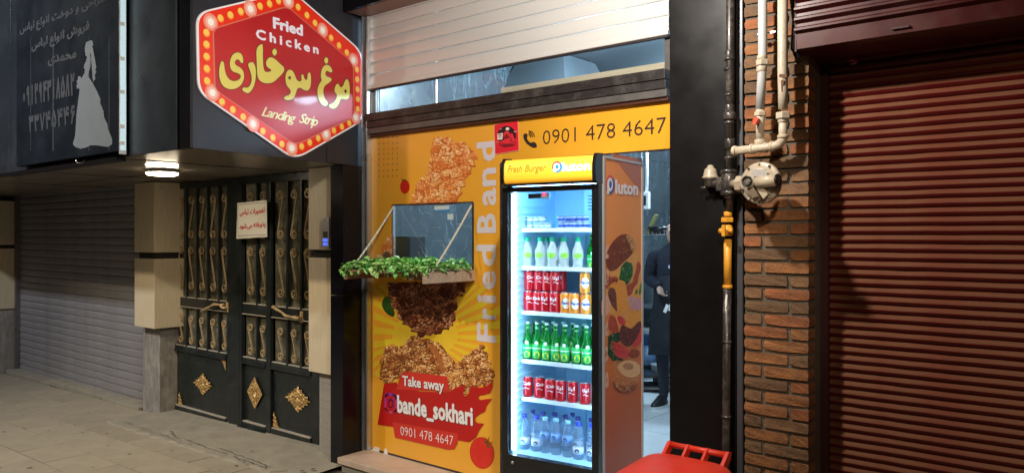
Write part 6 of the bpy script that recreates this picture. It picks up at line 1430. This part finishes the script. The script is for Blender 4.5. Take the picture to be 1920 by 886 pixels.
mb = MB(); mb.obox(cR + nx * .045 + Vector((.03, 0, -.04)), (.018, 0, -.026), (.010, 0, .010), nx * .012); mb.obox(cR + nx * .045 + Vector((-.012, 0, -.045)), (.012, 0, -.022), (.014, 0, .004), nx * .010); mb.build('cast_rib', M_reg, rg_)
RP = Plane(cR + nx * .037, (1, -.1, 0)); ppoly(RP, [(1411, 318), (1439, 316.5), (1439, 330), (1411, 331)], mat('plate_grey', (.40, .38, .36), .4, var=.3, vscale=80), rg_, 'label_plate', .006)
mb = MB(); a = pt(1372, 345, YP + .01); b = pt(1396, 345, 3.36); mb.cyl(a, b, .022, 14); mb.build('union_pipe', M_reg, rg_); mb = MB(); hexnut(mb, pt(1387, 345, 3.38), (1, 0, 0), .038, .030); mb.build('union_nut', M_reg, rg_)
# cream branch pipes
Y2 = 3.42
b1 = thing('gas_branch_pipe', pt(1424, 270, Y2), 'grey white gas pipe with a red stopcock, first of two on the bricks', 'gas pipe')
mb = MB(); mb.tube([pt(1430, -200, Y2), pt(1430, 112, Y2), pt(1428, 150, Y2), pt(1425, 205, Y2)], .0205, 16); mb.build('upper_pipe', M_pwh, b1)
mb = MB(); mb.tube([pt(1425, 205, Y2), pt(1425, 268, Y2)], .019, 16); vring(mb, 1425, 268, Y2, .025, .03); mb.build('lower_pipe', M_pcr, b1)
mb = MB(); hexnut(mb, pt(1429, 118, Y2), (0, 0, 1), .029, .026); vring(mb, 1429, 108, Y2, .023, .02); vring(mb, 1428, 130, Y2, .0235, .026); mb.build('union', M_pcr, b1); mb = MB(); hexnut(mb, pt(1425, 214, Y2), (0, 0, 1), .027, .02); mb.build('nut', M_pcr, b1)
mb = MB(); q = pt(1418, 227, Y2 - .045); mb.lathe([(.016, -.006), (.018, 0), (.016, .008)], 10, q, (-.2, -1, 0)); mb.obox(q + Vector((0, -.012, -.004)), (.006, 0, .012), (0, .004, 0), (.008, 0, -.003)); mb.build('red_stopcock', mat('stopcock_red', (.55, .07, .03), .5, var=.3, vscale=30), b1)
mb = MB(); mb.cyl(pt(1424, 227, Y2), q, .012); mb.build('valve_stem', M_pcr, b1)
mb = MB(); q = pt(1421, 65, Y2 + .02); mb.lathe([(.011, -.002), (.011, .002)], 12, q, (0, -1, 0)); mb.box((q.x, q.y - .002, q.z - .004), (q.x + .08, q.y + .002, q.z + .004)); mb.build('clip', M_alu, b1)
b2 = thing('gas_branch_pipe', pt(1467, 250, Y2), 'cream gas pipe with rust marks bending into the horizontal run on the bricks', 'gas pipe')
mb = MB(); mb.tube([pt(1467.5, -200, Y2), pt(1467.5, 140, Y2), pt(1468, 170, Y2), pt(1468, 205, Y2)], [.0225, .0225, .0215, .0205], 16); mb.build('upper_pipe', M_pcr, b2)
el = [pt(1468, 215, Y2), pt(1468, 250, Y2), pt(1467, 262, Y2), pt(1461, 270, Y2), pt(1452, 274, Y2), pt(1440, 276, Y2), pt(1378, 283, Y2 - .06)]
mb = MB(); mb.tube(el, [.019, .019, .021, .021, .021, .019, .019], 14)
for px, py in ((1448, 274.5), (1435, 276.5), (1410, 279.5), (1378, 283)):
    q = pt(px, py, Y2 - .03 * (px < 1420)); mb.lathe([(.0235, -.007), (.0245, 0), (.0235, .007)], 14, q, (1, -.2, 0))
vring(mb, 1468, 256, Y2, .0245, .016); mb.build('bent_run', M_pcr, b2)
mb = MB(); hexnut(mb, pt(1468, 217, Y2), (0, 0, 1), .033, .03); vring(mb, 1468, 226, Y2, .0225, .02); mb.build('union', M_pcr, b2)
mb = MB(); mb.add([pt(1464, 151, Y2 - .0235), pt(1470, 149, Y2 - .0235), pt(1469, 158, Y2 - .0235), pt(1467, 160, Y2 - .0235), pt(1467, 172, Y2 - .0225), pt(1465, 171, Y2 - .0225)], [(0, 1, 2, 3, 4, 5)])
mb.add([pt(1461, 139, Y2 - .0235), pt(1475, 139, Y2 - .0215), pt(1475, 146, Y2 - .0215), pt(1461, 145, Y2 - .0235)], [(0, 1, 2, 3)]); mb.build('rust_mark', mat('rust', (.12, .05, .02), .8), b2)

# ------------------------------------------------------------------ red wheelie bin
M_bin = mat('red_bin_plastic', (.80, .045, .020), .36, var=.12, dirt=(.50, .11, .07), dscale=11, damt=.4, vscale=7, rvar=.08, bump=.05, bscale=150)
yb0 = 3.30; XBl = pt(1257, 830, yb0).x; XBr = pt(1366, 850, yb0).x; zh = pt(1257, 832, yb0).z
g0 = gz(-1.7); bn = thing('wheelie_bin', ((XBl + XBr) / 2, yb0 - .25, g0), 'bright red plastic wheelie bin with a ribbed handle bar at the doorway', 'bin')
mb = MB(); mb.cyl((XBl, yb0, zh), (XBr, yb0, zh), .014, 14); mb.build('handle_bar', M_bin, bn)
zl = zh - .038; lx0, lx1 = XBl - .07, XBr + .055; ly0, ly1 = yb0 - .50, yb0 - .035
n = 28; vs = []; fs = []
def sup(a, w_, d_, p_=.42): c_, s_ = math.cos(a), math.sin(a); return (math.copysign(abs(c_) ** p_, c_) * w_, math.copysign(abs(s_) ** p_, s_) * d_)
cxb, cyb = (lx0 + lx1) / 2, (ly0 + ly1) / 2
lev = [(1.04, -.045), (1.05, -.012), (1.0, 0), (.94, .010), (.80, .020), (.45, .034), (.05, .038)]
for sc, dz in lev:
    for i in range(n): x_, y_ = sup(2 * math.pi * i / n, (lx1 - lx0) / 2 * sc, (ly1 - ly0) / 2 * sc); vs.append((cxb + x_, cyb + y_, zl + dz + (ly1 - cyb - y_) * -.06))
for k_ in range(len(lev) - 1):
    for i in range(n): j = (i + 1) % n; fs.append((k_ * n + i, k_ * n + j, (k_ + 1) * n + j, (k_ + 1) * n + i))
fs.append(tuple((len(lev) - 1) * n + i for i in range(n)))
mb = MB(); mb.add(vs, fs, 0, True); mb.build('lid', M_bin, bn)
for t in (0, .33, .66, 1):
    x = XBl + (XBr - XBl) * t; mb = MB(); wd_ = .006 if 0 < t < 1 else .008
    mb.prism([(x - wd_, yb0 + .017, zh + .012), (x - wd_, yb0 - .012, zh + .019), (x - wd_, yb0 - .08, zl + .004), (x - wd_, yb0 - .07, zl - .03), (x - wd_, yb0 + .005, zh - .022)], (2 * wd_, 0, 0)); mb.build('hinge_arm', M_bin, bn)
mb = MB(); vs = []; fs = []
for sc, z_ in ((.72, g0 + .06), (.78, g0 + .10), (.96, zl - .07), (1.0, zl - .05), (1.0, zl - .03)):
    for i in range(n): x_, y_ = sup(2 * math.pi * i / n, (lx1 - lx0) / 2 * sc, (ly1 - ly0) / 2 * sc); vs.append((cxb + x_, cyb + y_ + (1 - sc) * .15, z_))
for k_ in range(4):
    for i in range(n): j = (i + 1) % n; fs.append((k_ * n + i, k_ * n + j, (k_ + 1) * n + j, (k_ + 1) * n + i))
fs.append(tuple(range(n))); mb.add(vs, fs, 0, True); mb.build('tub', M_bin, bn)
for x in (cxb - .16, cxb + .16): mb = MB(); mb.lathe([(.05, -.02), (.075, -.018), (.075, .018), (.05, .02)], 20, (x, ly1 - .03, g0 + .075), (1, 0, 0)); mb.build('wheel', M_cbk, bn)
mb = MB(); mb.cyl((cxb - .16, ly1 - .03, g0 + .075), (cxb + .16, ly1 - .03, g0 + .075), .012); mb.build('axle', M_alu, bn)
